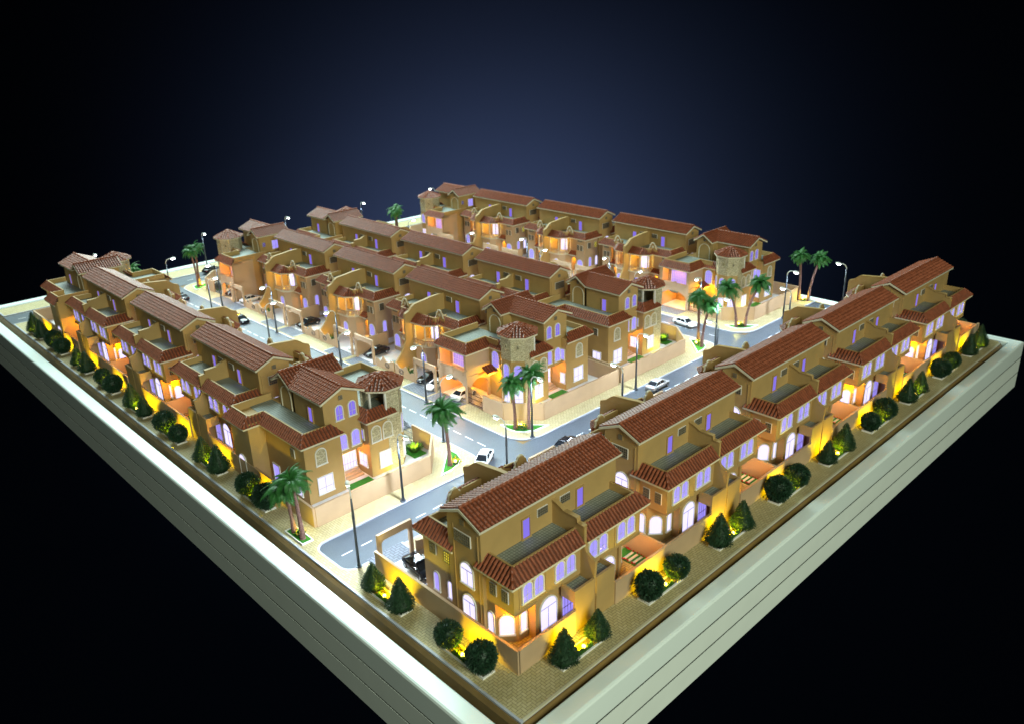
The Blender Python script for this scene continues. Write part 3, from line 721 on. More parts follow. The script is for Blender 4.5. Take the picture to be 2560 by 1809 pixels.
twin = make_twin(); towA = make_tower(1); towB = make_tower(-1)
C = 10.85
ORD = ['first', 'second', 'third', 'fourth', 'fifth', 'sixth', 'seventh', 'eighth', 'ninth', 'tenth']
HOUSES = []
def put_twin(loc, rz, label, group, key): place(twin, USED, loc, rz, label, group); HOUSES.append(('twin', loc, rz, key))
for k in range(5):
    put_twin((C-.26+23.0*k, 0, 0), 0, f'{ORD[k]} twin villa from the near tray corner in the plain edge row', 'twin villas in the plain edge row', ('R', k))
ROWN = ['towered edge row', 'parked car street row', 'inner middle row', 'rearmost row']
RX = [0.05, 55.9, 57.0, 114.3]; RD = [1, -1, 1, -1]
Y0, D2, YN, YF = 54.26+10.85-.25, 23.75, 33.9, 142.3
for j in range(4):
    for k in range(3):
        put_twin((RX[j], Y0+D2*k, 0), -PI/2 if RD[j] == 1 else PI/2, f'{ORD[k]} twin villa after the near tower villa in the {ROWN[j]}', f'twin villas in the {ROWN[j]}', (j, k))
def put_tower(j, near):
    A = (RD[j] == 1) == near
    pr = towA if A else towB
    loc = (RX[j], YN if near else YF, 0); rz = 0 if near else PI
    place(pr, USED, loc, rz, f"villa with stone tower at the {'near' if near else 'far'} end of the {ROWN[j]}", 'villas with octagonal stone towers')
    HOUSES.append(('towA' if A else 'towB', loc, rz, (j, 'near' if near else 'far')))
for j in range(4):
    put_tower(j, True); put_tower(j, False)

# ================================================================== compound walls
def wall_seg(parent, p0, p1, h=2.66, t=.3, name='wall_panel', m='plaster_pink', cop=True):
    (x0,y0),(x1,y1) = p0, p1; L = math.hypot(x1-x0,y1-y0); nx, ny = -(y1-y0)/L*t/2, (x1-x0)/L*t/2
    o = MB().prism([(x0+nx,y0+ny),(x0-nx,y0-ny),(x1-nx,y1-ny),(x1+nx,y1+ny)], 0, h).build(name, m, parent)
    return o
def port_frame(parent, p0, p1, h=4.45, name='carport_frame'):
    """flat frame with rounded inner corners"""
    (x0,y0),(x1,y1) = p0, p1; L = math.hypot(x1-x0,y1-y0); dx, dy = (x1-x0)/L, (y1-y0)/L; nx, ny = -dy*.16, dx*.16
    inn = [(.45,0),(.45,h-1.35)]+[(.45+.5*(1-math.cos(a)), h-1.35+.5*math.sin(a)) for a in (PI/8,PI/4,3*PI/8,PI/2)]
    inn2 = inn+[(L-s,z) for s,z in reversed(inn)]
    out = [(0,0),(0,h),(L,h),(L,0)]
    m = MB()
    def P(s, z, d): return (x0+dx*s+nx*d, y0+dy*s+ny*d, z)
    for (a, z0), (b, z1) in zip(inn2, inn2[1:]):
        def o(s, z):
            if s <= .45+1e-6 and z < h-1.3: return (0, z)
            if s >= L-.45-1e-6 and z < h-1.3: return (L, z)
            return (max(0, min(L, (s-.45)/(L-.9)*L)), h)
        A, B = o(a,z0), o(b,z1)
        vs = [P(a,z0,1),P(b,z1,1),P(*B,1),P(*A,1),P(a,z0,-1),P(b,z1,-1),P(*B,-1),P(*A,-1)]
        m.add(vs, [(0,1,2,3),(7,6,5,4),(0,4,5,1),(3,2,6,7)])
    vs = [P(0,h-1.35,1),P(.45,h-1.35,1),P(0,h,1),P(0,h-1.35,-1),P(.45,h-1.35,-1),P(0,h,-1)]
    m.add(vs, [(0,1,2),(5,4,3),(0,2,5,3)])
    vs = [P(L,h-1.35,1),P(L-.45,h-1.35,1),P(L,h,1),P(L,h-1.35,-1),P(L-.45,h-1.35,-1),P(L,h,-1)]
    m.add(vs, [(0,1,2),(5,4,3),(0,2,5,3)])
    return m.build(name, 'plaster_pink', parent)

def make_lot(far):
    """garden wall, car port frames and front fence of one twin villa; same axes as the twin"""
    R = empty('compound_wall', cat='wall')
    wall_seg(R, (-10.55,0),(-2.96,0)); wall_seg(R, (2.96,0),(far,0))
    for s in (-1, 1):
        T = mir(s)
        lim = 10.3 if (s < 0 and far < 13) else 11.35
        m = MB(); m.T = T; m.box(.3, lim, 10.2, 21.6, .012, .03); m.build('courtyard', 'court', R)
        m = MB(); m.T = T; m.box(5.6, lim-.05, 21.62, 24.35, .012, .035); m.build('drive', 'driveway', R)
        m = MB(); m.T = T; m.box(5.35, 5.6, 21.62, 24.2, .0, .06); m.build('kerb', 'kerb_paint', R)
        port_frame(R, (s*lim,21.7),(s*5.7,21.7))
        # curved front wall with pierced round ornament
        prof = [(.2,0),(5.4,0),(5.4,1.5),(4.6,1.3),(4.2,1.0),(3.8,1.3),(3.2,2.2),(2.4,1.5),(1.6,1.4),(.9,1.9),(.2,2.0)]
        m = MB(); m.T = T; m.vprism(prof, 'y', 21.5, 21.7); m.build('front_wall', 'plaster_pink', R)
        m = MB(); m.T = T
        for rr in (.62, .35):
            pts = [(2.0+rr*math.cos(2*PI*k/12),21.72,.9+.75*rr*math.sin(2*PI*k/12)) for k in range(13)]; m.tube(pts, .05, 4)
        m.build('round_ornament', 'iron', R)
        # planting by the party wall
        m = MB(); m.T = T; m.box(.6, 3.2, 19.6, 21.3, .03, .2); bed = m.build('flower_bed', 'soil', R)
        m = MB(); m.T = T
        rnd = random.Random(3)
        for q in range(90):
            x, y = rnd.uniform(.7,3.1), rnd.uniform(19.7,21.2); a = rnd.uniform(0,6.28); l = rnd.uniform(.3,.6); z = rnd.uniform(.5,1.1)
            dx, dy = math.cos(a)*l, math.sin(a)*l
            m.add([(x-dy*.2,y+dx*.2,.2),(x+dy*.2,y-dx*.2,.2),(x+dx+dy*.1,y+dy-dx*.1,z),(x+dx-dy*.1,y+dy+dx*.1,z)], [(0,1,2,3)])
        m.build('leaves', 'bush_leaf', bed, kind='stuff')
        # garden behind: lawn, stepping stones, red flowers
        e = 10.3 if s < 0 else 11.25
        m = MB(); m.T = T; m.box(3.2, e, .25, 1.9, .02, .1); l = m.build('lawn', 'lawn', R)
        m = MB(); m.T = T; m.box(9.25, e, 1.9, 5.2, .02, .1); m.build('lawn', 'lawn', R)
        for q in range(6):
            m = MB(); m.T = T; m.box(9.45, e-.25, .7+.62*q, 1.0+.62*q, .1, .16); m.build('stepping_stone', 'cream', R)
        m = MB(); m.T = T
        for q in range(46): x, y = rnd.choice((9.35, e-.12))+rnd.uniform(-.08,.08), rnd.uniform(.5,5.0); m.ell((x,y,.22), .09, .09, .11, 5, 3)
        m.build('flowers', 'flower_red', l, kind='stuff')
    return R
lots = [make_lot(12.44), make_lot(13.19)]
def put_lot(loc, rz, label, group, which=0):
    o = place(lots[which], USED, loc, rz, label, group)
    return o
# boundary walls between neighbouring lots are their own things
def boundary(p0, p1, label, group, h=2.66):
    o = MB().prism([(p0[0]-.15,p0[1]-.15),(p1[0]+.15,p0[1]-.15),(p1[0]+.15,p1[1]+.15),(p0[0]-.15,p1[1]+.15)], 0, h).build('boundary_wall', 'plaster_pink')
    return tag(o, label, 'wall', group)
for k in range(5):
    put_lot((C-.26+23.0*k,0,0), 0, f'garden wall with car port frames round the {ORD[k]} villa of the plain edge row', 'compound walls of the twin villas')
for j in range(4):
    for k in range(3):
        put_lot((RX[j], Y0+D2*k, 0), -PI/2 if RD[j] == 1 else PI/2, f'garden wall with car port frames round the {ORD[k]} twin villa of the {ROWN[j]}', 'compound walls of the twin villas', 1)
for k in range(1, 5):
    x = C-.26+23.0*k-11.5
    boundary((x,.3),(x,9.0), f'garden boundary wall at the {ORD[k-1]} villa gap of the plain edge row', 'boundary walls between gardens')
    boundary((x,14.5),(x,21.5), f'car port boundary wall at the {ORD[k-1]} villa gap of the plain edge row', 'boundary walls between gardens')
boundary((0,0),(0,21.6), 'long end wall beside the two tree planters at the near tray corner', 'boundary walls between gardens')
boundary((114.1,0),(114.1,21.6), 'end wall of the plain edge row at the far side', 'boundary walls between gardens')
for j in range(4):
    xa = lambda v: RX[j]+RD[j]*v
    for k in range(4):
        y = Y0+D2*(k-.5)
        a, b = sorted((xa(.3), xa(9.0))); boundary((a,y),(b,y), f'garden boundary wall at the {ORD[k]} villa gap of the {ROWN[j]}', 'boundary walls between gardens')
        a, b = sorted((xa(14.5), xa(21.4))); boundary((a,y),(b,y), f'car port boundary wall at the {ORD[k]} villa gap of the {ROWN[j]}', 'boundary walls between gardens')

def make_corner_lot(sx):
    R = empty('corner_compound_wall', cat='wall'); T = lambda p: (p[0]*sx, p[1])
    def seg(a, b, **k): return wall_seg(R, T(a), T(b), **k)
    seg((-.15,.15),(-.15,20.4)); seg((0,.15),(8.6,.15)); seg((8.6,.15),(17.2,.15)); seg((17.2,.15),(21.2,4.6)); seg((21.2,4.6),(21.2,9.0))
    m = MB(); m.T = lambda p: (p[0]*sx, p[1], p[2]); m.prism([(0,.3),(17,.3),(21,4.7),(21,20.3),(0,20.3)], .01, .025); m.build('courtyard', 'court', R)
    m = MB(); m.T = lambda p: (p[0]*sx, p[1], p[2])          # iron gate with a curved top
    for q in range(13):
        y = 9.1+3.3*q/12; z = 2.0+1.0*math.sin(PI*q/24); m.box(21.15,21.21,y-.03,y+.03,.1,z)
    for z in (.35,1.2,1.9): m.box(21.14,21.22,9.1,12.4,z,z+.06)
    m.build('gate', 'iron', R)
    m = MB(); m.T = lambda p: (p[0]*sx, p[1], p[2]); m.box(18.2, 20.2, 4.8, 8.6, .03, .14); m.build('lawn', 'lawn', R)
    m = MB(); m.T = lambda p: (p[0]*sx, p[1], p[2]); rnd = random.Random(5)
    for q in range(130):
        a = rnd.uniform(0,6.28); r0 = rnd.uniform(.0,.5); x, y = 19.4+r0*math.cos(a), 6.3+r0*math.sin(a); l = rnd.uniform(.5,1.0); z = rnd.uniform(.5,1.25)
        dx, dy = math.cos(a)*l, math.sin(a)*l
        m.add([(x-dy*.15,y+dx*.15,.1),(x+dy*.15,y-dx*.15,.1),(x+dx+dy*.08,y+dy-dx*.08,z),(x+dx-dy*.08,y+dy+dx*.08,z)], [(0,1,2,3)])
    m.build('bush', 'bush_leaf', R, kind='stuff')
    m = MB(); m.T = lambda p: (p[0]*sx, p[1], p[2]); m.box(21.3, 24.4, 12.8, 19.3, .012, .035); m.build('drive', 'driveway', R)
    return R
clA, clB = make_corner_lot(1), make_corner_lot(-1)
for j in range(4):
    for near in (True, False):
        A = (RD[j] == 1) == near
        place(clA if A else clB, USED, (RX[j], YN if near else YF, 0), 0 if near else PI, f"chamfered compound wall round the {'near' if near else 'far'} tower villa of the {ROWN[j]}", 'compound walls of the tower villas')

# ================================================================== street lamps
def make_lamp():
    R = empty('street_lamp', cat='street lamp')
    MB().tube([(0,0,0),(0,0,.12),(0,0,.14),(0,0,.5)], [.38,.38,.22,.2], 10).build('base', 'lamp_metal', R)
    MB().tube([(0,0,.4),(0,0,6.0),(0,0,6.05),(0,0,8.6)], [.17,.13,.17,.09], 8).build('pole', 'lamp_metal', R, smooth=True)
    MB().tube([(0,0,8.5),(0.05,0,9.0),(.35,0,9.4),(.85,0,9.55),(1.2,0,9.5)], [.09,.085,.08,.08,.08], 8).build('arm', 'lamp_head', R, smooth=True)
    h = MB().ell((1.70,0,9.5), .62, .28, .22, 12, 8, -.25, 1).build('lamp_head', 'lamp_head', R, smooth=True)
    MB().ell((1.72,0,9.42), .48, .24, .26, 12, 6, -1, .2).build('bulb', 'led_white', h, smooth=True)
    return R
lp = make_lamp()
LAMPS = [ # x, y, arm direction (deg), where
    (-.85, 24.0, 65, 'at the rounded road end by the tray rim'),
    (10.6, 31.2, -90, 'before the near tower villa of the edge row'),
    (24.15, 39.7, 0, 'at the single palm corner'),
    (21.6, 23.9, 90, 'behind the nearest twin villa'),
    (33.6, 31.4, -90, 'beside the twin palms on the corner lawn'),
    (30.9, 52.1, 180, 'before the car port of the tower villa'),
    (31.0, 76.5, 180, 'at the first pair of parked black cars'),
    (30.8, 98.6, 180, 'at the second pair of parked cars'),
    (31.0, 122.2, 180, 'at the last car port of the middle row'),
    (24.4, 65.4, 0, 'facing the first twin villa of the middle row'),
    (24.2, 88.6, 0, 'facing the second twin villa of the middle row'),
    (24.4, 112.0, 0, 'facing the third twin villa of the middle row'),
    (56.4, 30.8, -90, 'behind the silver car'),
    (44.3, 23.9, 90, 'behind the second twin villa of the edge row'),
    (79.6, 31.3, -90, 'beside the leaning palms of the middle row corner'),
    (68.2, 23.9, 90, 'behind the third twin villa of the edge row'),
    (102.0, 30.5, -90, 'before the near tower villa of the rearmost row'),
    (91.3, 23.9, 90, 'behind the fourth twin villa of the edge row'),
    (112.6, 23.9, 90, 'behind the fifth twin villa of the edge row'),
    (88.0, 40.3, 180, 'before the rearmost car port'),
    (88.4, 62.9, 180, 'facing the rearmost row at its first twin villa'),
    (88.9, 87.5, 180, 'facing the rearmost row at its second twin villa'),
    (82.0, 51.4, 0, 'behind the stone tower of the inner middle row'),
    (82.0, 76.8, 0, 'behind the first twin villa of the inner middle row'),
    (82.2, 100.7, 0, 'behind the second twin villa of the inner middle row'),
    (81.9, 122.5, 0, 'behind the third twin villa of the inner middle row'),
    (16.5, 152.6, -90, 'on the far kerb behind the edge row tower'),
    (41.9, 152.6, -90, 'on the far kerb behind the middle row tower'),
    (64.6, 152.6, -90, 'on the far kerb between the two middle rows'),
    (88.2, 152.6, -90, 'on the far kerb at the rearmost street'),
    (115.0, 152.9, 180, 'at the farthest corner of the board'),
    (25.2, 134.0, 0, 'at the far end of the parked car street'),
]
for i, (x, y, a, wh) in enumerate(LAMPS):
    place(lp, USED, (x,y,0), math.radians(a), f'grey street lamp with curved arm {wh}', 'street lamps along the roads')
    ax, ay = x+1.8*math.cos(math.radians(a)), y+1.8*math.sin(math.radians(a))
    lamp('SPOT', 'street_light', (ax,ay,9.05), (10500 if i < 2 else 5200 if 24 < x < 32 and y > 45 else 8200) if y < 145 else (1800 if x < 110 else 700), (0.70, 0.84, 1.0), .3, (ax+.5*math.cos(math.radians(a)),ay+.5*math.sin(math.radians(a)),0), 160, .9)

# ================================================================== trees
def leaf_quad(m, p, n, l, wd, droop, rnd):
    a = n.orthogonal().normalized(); b = n.cross(a); t = rnd.uniform(0, 2*PI); s = a*math.cos(t)+b*math.sin(t)
    q = p+n*l+Vector((0,0,-droop))
    mid = p+n*l*.55
    m.add([p-s*wd*.3, p+s*wd*.3, mid+s*wd, q, mid-s*wd], [(0,1,2,3,4)])
def make_cone(seed, mname):
    rnd = random.Random(seed); R = empty('cone_tree', cat='tree')
    MB().tube([(0,0,0),(0,0,1.2)], .16, 7).build('trunk', 'palm_bark', R)
    m = MB(); H = 3.6; R0 = 1.6
    prof = lambda t: R0*(1-t)**.85*(1-.45*max(0,(.12-t)/.12))*(1+.06*math.sin(9*t+seed))
    for i in range(12):
        t0, t1 = i/12, (i+1)/12
    N = 12
    m.tube([(0,0,.12+H*i/N*.97) for i in range(N+1)], [max(.03,prof(i/N)*.80) for i in range(N+1)], 12)
    for i in range(3400):
        t = 1-math.sqrt(rnd.random()) if rnd.random() < .85 else rnd.random()
        a = rnd.uniform(0, 2*PI); r = prof(t)*rnd.uniform(.68,1.0)*(1+.05*math.sin(5*a+seed+6*t))
        p = Vector((r*math.cos(a), r*math.sin(a), .12+H*t))
        n = Vector((math.cos(a), math.sin(a), rnd.uniform(-.35,.6)))+Vector((rnd.uniform(-.4,.4),rnd.uniform(-.4,.4),rnd.uniform(-.3,.3)))
        leaf_quad(m, p, n.normalized(), rnd.uniform(.14,.30)*(1-.35*t), .035, .02, rnd)
    m.build('crown', mname, R); return R
def make_ball(seed, mname):
    rnd = random.Random(seed); R = empty('round_shrub', cat='shrub')
    MB().tube([(0,0,0),(0,0,.8)], .14, 7).build('trunk', 'palm_bark', R)
    m = MB(); ra = 1.4
    m.ell((0,0,1.5), ra*.84, ra*.84, ra*.86, 14, 9)
    for i in range(3000):
        z = rnd.uniform(-1,1); a = rnd.uniform(0,2*PI); q = math.sqrt(1-z*z); n = Vector((q*math.cos(a),q*math.sin(a),z))
        r = ra*rnd.uniform(.76,.97)*(1+.06*math.sin(3*a+seed)*math.cos(3*z))
        d = (n+Vector((rnd.uniform(-.5,.5),rnd.uniform(-.5,.5),rnd.uniform(-.35,.5)))).normalized()
        leaf_quad(m, Vector((0,0,1.5))+n*r, d, rnd.uniform(.2,.42), .05, .05, rnd)
    m.build('crown', mname, R); return R
cones = [make_cone(1,'conifer'), make_cone(5,'conifer')]; balls = [make_ball(2,'shrub'), make_ball(9,'shrub')]
def make_planter(L):
    R = empty('planter', cat='planter')
    b = MB()
    for (x0,x1,y0,y1) in ((-.75,.75,-L/2,-L/2+.14),(-.75,.75,L/2-.14,L/2),(-.75,-.61,-L/2+.14,L/2-.14),(.61,.75,-L/2+.14,L/2-.14)): b.box(x0,x1,y0,y1,0,.22)
    b.build('border', 'white_trim', R); MB().box(-.61,.61,-L/2+.14,L/2-.14,0,.14).build('soil', 'soil', R)
    rnd = random.Random(11); m = MB()
    for q in range(160):
        p = Vector((rnd.uniform(-.58,-.42), rnd.uniform(-1.0,1.0), .14)); leaf_quad(m, p, Vector((rnd.uniform(-.5,.5),rnd.uniform(-.5,.5),1)).normalized(), rnd.uniform(.25,.7), .07, 0, rnd)
    m.build('ground_cover', 'bush_leaf', R, kind='stuff'); return R
plant = make_planter(6.6)
def make_spot():
    R = empty('garden_spotlight', cat='spotlight')
    MB().tube([(0,0,.1),(0,0,.45)], [.12,.1], 8).build('stem', 'lamp_metal', R)
    MB().ell((0,0,.62), .2, .2, .2, 10, 6).build('bulb', 'led_yellow', R, smooth=True); return R
spt = make_spot()
def green(kind, i, x, y, along, where):
    """one planter with two trees and a spotlight; along = 'x' or 'y'"""
    nonlocal_ = cones if kind == 'cone' else balls
    rz = 0 if along == 'y' else PI/2
    n = ORD[i]
    place(plant, USED, (x,y,0), rz, f"white edged planter holding the {n} pair of {'cone trees' if kind == 'cone' else 'round shrubs'} {where}", 'planters along the tray edges')
    for q, s in ((0,-1),(1,1)):
        px, py = (x, y+s*2.35) if along == 'y' else (x+s*2.35, y)
        o = place(nonlocal_[(i+q)%2], USED, (px,py,.1), (i*1.7+q*2.1), f"{'nearer' if s < 0 else 'farther'} {'cone shaped tree' if kind == 'cone' else 'round clipped shrub'} in the {n} {'cone' if kind == 'cone' else 'shrub'} planter {where}", 'clipped trees along the tray edges')
        sc = 1+.10*math.sin(i*2.3+q*4.1); o.scale = (sc, sc, sc*(1+.05*math.cos(i+q*3)))
    off = -.3
    lx, ly = (x+off, y) if along == 'y' else (x, y+off)
    place(spt, USED, (lx,ly,0), 0, f"yellow spotlight between the {n} pair of {'cone trees' if kind == 'cone' else 'round shrubs'} {where}", 'yellow garden spotlights')
    wx, wy = (x+.1, y) if along == 'y' else (x, y+.1)
    lamp('POINT', 'spot_glow', (wx,wy,.62), 950, (1.0, .76, .0), .15)
EW = 'along the plain edge row'; EL = 'along the towered edge row'
ci = bi = 0
for k in range(9):
    x = 6.3+12.68*k
    if k % 2 == 0: green('cone', ci, x, -2.0, 'x', EW); ci += 1
    else: green('ball', bi, x, -2.0, 'x', EW); bi += 1
ci = bi = 0
for y, kd in ((5.0,'ball'),(17.2,'cone'),(44.6,'ball'),(57.4,'cone'),(70.1,'ball'),(82.6,'cone'),(95.6,'ball'),(108.2,'cone'),(121.2,'ball'),(133.6,'cone')):
    if kd == 'cone': green('cone', ci, -2.0, y, 'y', EL); ci += 1
    else: green('ball', bi, -2.0, y, 'y', EL); bi += 1
o = place(balls[1], USED, (113.0, 24.6, 0), 1.0, 'lone round shrub past the far end wall of the row without towers', 'clipped trees along the tray edges'); o.location = (115.0, 3.0, 0); o.scale = (.95,.95,.95)

# ---- palms
FR = []
for sd in range(4):
    rnd = random.Random(40+sd); m = MB(); L = 2.55+.2*sd; n = 13; pts = []
    for i in range(n+1):
        t = i/n; pts.append(Vector((L*t*(1-.10*t), 0, .95*math.sin(PI*.62*t)*(1.1-.12*sd)-1.35*t*t*(.75+.2*sd))))
    m.tube(pts, [.05*(1-.7*i/n) for i in range(n+1)], 4)
    for i in range(1, n+1):
        d = (pts[i]-pts[i-1]).normalized(); up = d.cross(Vector((0,1,0))); up = up if up.z > 0 else -up
        ll = (.80*math.sin(PI*(.16+.76*i/n))+.12)
        for s in (-1, 1):
            for h in (0, .5):
                p = pts[i-1].lerp(pts[i], h); q = p+d*ll*.55+Vector((0,s,0))*ll*.62+up*(-.16*ll+rnd.uniform(-.06,.06))
                wv = d*.055; m.add([p-wv, p+wv, (p+q)/2+wv*1.1+up*.03, q, (p+q)/2-wv*.9+up*.03], [(0,1,2,3,4)])
    FR.append(m.mesh('frond', 'palm_leaf'))
def palm(x, y, H, lean, ldir, label, seed, s=1.0):
    rnd = random.Random(seed); R = empty('palm_tree', (x,y,0), 0, label, 'palm tree', 'palm trees at the street corners')
    dx, dy = math.cos(ldir)*lean, math.sin(ldir)*lean; pts = []; rs = []; n = 26
    for i in range(n+1):
        t = i/n
        for e in (0, 1):
            if i == n and e: break
            tt = t+(.6/n if e else 0); pts.append((dx*tt*tt, dy*tt*tt, H*tt)); rs.append((.34-.13*min(1,tt*3)+.05*max(0,tt-.8)*5)*(1.0 if e == 0 else 1.16))
    MB().tube(pts, rs, 9).build('trunk', 'palm_bark', R)
    MB().ell((dx,dy,H), .34, .34, .4, 8, 5).build('crown_heart', 'bush_leaf', R, smooth=True)
    N = 46
    for i in range(N):
        f = bpy.data.objects.new('frond', FR[rnd.randrange(4)]); col.objects.link(f); f.parent = R
        lev = i/N; f.location = (dx,dy,H+.12)
        f.rotation_mode = 'ZYX'; f.rotation_euler = (rnd.uniform(-.25,.25), math.radians(-72+125*lev+rnd.uniform(-9,9)), i*2.399963+rnd.uniform(-.15,.15))
        sc = .84*s*rnd.uniform(.85,1.08)*(.78+.3*math.sin(PI*(.2+.6*lev))); f.scale = (sc,sc,sc)
    return R
def lawn_bed(poly, label):
    m = MB(); n = len(poly); c = Vector((sum(p[0] for p in poly)/n, sum(p[1] for p in poly)/n))
    poly = [tuple(c+(Vector(p)-c)*1.12) for p in poly]; ins = [c+(Vector(p)-c)*.88 for p in poly]
    R = MB().prism([(p.x,p.y) for p in ins], 0, .10).build('lawn_bed', 'lawn'); tag(R, label, 'lawn', 'corner lawns under the palms')
    m.add([(x,y,0) for x,y in poly]+[(x,y,.2) for x,y in poly]+[(p.x,p.y,.2) for p in ins]+[(p.x,p.y,.05) for p in ins], [(i+k*n,(i+1)%n+k*n,(i+1)%n+(k+1)*n,i+(k+1)*n) for k in range(3) for i in range(n)])
    m.build('border', 'white_trim', R)
    return R
def bush(x, y, label, s=1.0, seed=1):
    rnd = random.Random(seed); R = empty('low_bush', (x,y,.08), 0, label, 'bush', 'low bushes at the palm feet')
    m = MB(); b = MB()
    for q in range(140):
        a = rnd.uniform(0,2*PI); n = Vector((math.cos(a),math.sin(a),rnd.uniform(.3,1.6))).normalized()
        p = Vector((rnd.uniform(-.35,.35),rnd.uniform(-.35,.35),rnd.uniform(0,.4)))*s
        leaf_quad(m, p, n, rnd.uniform(.35,.75)*s, .09*s, .08, rnd)
        if q < 16: v = p+n*.6*s; b.ell((v.x,v.y,v.z), .07, .07, .07, 5, 3)
    m.build('leaves', 'bush_leaf', R, kind='stuff'); b.build('flowers', 'flower_yellow', R, kind='stuff'); return R
def spot_at(x, y, label, power=55):
    place(spt, USED, (x,y,0), 0, label, 'yellow garden spotlights'); lamp('POINT', 'spot_glow', (x,y-.0,1.0), power*2.2, (1.0,.85,.03), .12)

R = empty('planter', (-2.45,33.9,0), 0, 'white edged planter under the two palms by the rim', 'planter', 'planters along the tray edges')
b = MB()
for (x0,x1,y0,y1) in ((-.75,.75,-2.0,-1.86),(-.75,.75,1.86,2.0),(-.75,-.61,-1.86,1.86),(.61,.75,-1.86,1.86)): b.box(x0,x1,y0,y1,0,.22)
b.build('border','white_trim',R); MB().box(-.61,.61,-1.86,1.86,0,.13).build('soil','lawn',R)
palm(-2.45, 33.0, 7.5, .5, 1.9, 'taller palm of the pair in the white planter by the rim', 1, 1.05)
palm(-2.45, 34.9, 6.0, .5, 2.4, 'shorter palm of the pair in the white planter by the rim', 2)
bush(-2.3, 33.9, 'low bush between the two palms in the rim planter', .9, 4); spot_at(-2.0, 34.0, 'yellow spotlight between the palms in the rim planter')
lawn_bed([(18.0,32.5),(19.6,32.6),(21.2,33.1),(22.3,34.0),(22.9,35.4),(22.9,37.2)], 'curved green lawn patch under the single palm')
palm(20.3, 33.7, 8.0, .5, 2.2, 'single upright palm on the curved lawn patch before the stone tower', 3, 1.12)
bush(21.3, 33.6, 'low bush beside the single palm', 1.0, 5); spot_at(20.9, 33.3, 'yellow spotlight at the foot of the single palm')
lawn_bed([(33.2,37.2),(32.9,35.6),(33.1,34.2),(33.9,33.2),(35.2,32.5),(37.5,32.3)], 'crescent green lawn on the middle row street corner')
palm(33.7, 34.9, 7.2, .5, 2.8, 'shorter palm on the crescent lawn of the middle row corner', 6, .95)
palm(35.1, 33.6, 8.4, .4, -.6, 'taller palm on the crescent lawn of the middle row corner', 7)
bush(34.3, 34.1, 'low flowering bush between the crescent lawn palms', 1.1, 6); spot_at(34.4, 34.5, 'yellow spotlight between the crescent lawn palms', 80)
lawn_bed([(75.9,32.4),(77.6,32.4),(79.2,33.0),(80.2,34.0),(80.6,35.4),(80.3,36.9)], 'green lawn patch by the inner middle row corner')
palm(79.9, 35.0, 8.6, .5, 2.6, 'farther palm on the inner middle row corner lawn', 8, .95)
palm(78.6, 33.4, 7.4, 1.4, -.2, 'nearer leaning palm on the inner middle row corner lawn', 9, .95)
bush(79.2, 34.6, 'low bush on the inner middle row corner lawn', 1.0, 7); spot_at(78.7, 34.6, 'yellow spotlight on the inner middle row corner lawn', 80)
lawn_bed([(91.1,36.2),(90.7,35.0),(90.9,33.8),(91.7,32.8),(92.9,32.1),(94.6,31.9)], 'crescent green lawn on the rearmost row corner')
palm(91.5, 34.4, 7.6, 2.0, 2.3, 'palm leaning away from the street lamp on the rearmost crescent lawn', 10, 1.05)
palm(92.8, 33.3, 8.2, 2.4, -.6, 'palm leaning over the wall on the rearmost crescent lawn', 11, 1.05)
bush(92.1, 33.9, 'low bush between the rearmost crescent lawn palms', 1.0, 8); spot_at(92.0, 34.2, 'yellow spotlight between the rearmost crescent lawn palms', 80)
palm(113.9, 33.6, 9.3, .6, 2.6, 'upright palm at the far side of the board past the rearmost tower villa', 12, .9)
palm(114.6, 31.9, 8.6, 1.8, -.5, 'curved palm at the far side of the board past the rearmost tower villa', 13, .9)
bush(114.0, 32.7, 'low bush between the two palms at the far side of the board', .8, 9); spot_at(113.7, 32.7, 'yellow spotlight between the two palms at the far side of the board', 90)
lawn_bed([(32.6,139.0),(33.2,138.4),(35.2,139.4),(36.4,141.4),(35.4,142.4),(33.4,141.8)], 'lawn patch at the far end of the parked car street')
palm(34.1, 140.6, 8.3, .5, 2.5, 'thin palm at the far end of the parked car street', 14, .9)
palm(34.7, 141.2, 8.8, .5, .5, 'second palm at the far end of the parked car street', 15, .9)
spot_at(34.9, 140.4, 'yellow spotlight at the far end of the parked car street', 80)
palm(21.0, 143.5, 6.2, .5, 1.0, 'palm behind the far tower of the edge row', 16, .95)
palm(18.6, 142.9, 5.2, .5, 2.0, 'lower palm behind the far tower of the edge row', 17, .9)
palm(91.0, 140.5, 7.6, .4, 1.0, 'palm before the far tower of the rearmost row', 18, .95)
palm(92.0, 141.0, 8.2, .4, 2.0, 'taller palm before the far tower of the rearmost row', 19, .95)

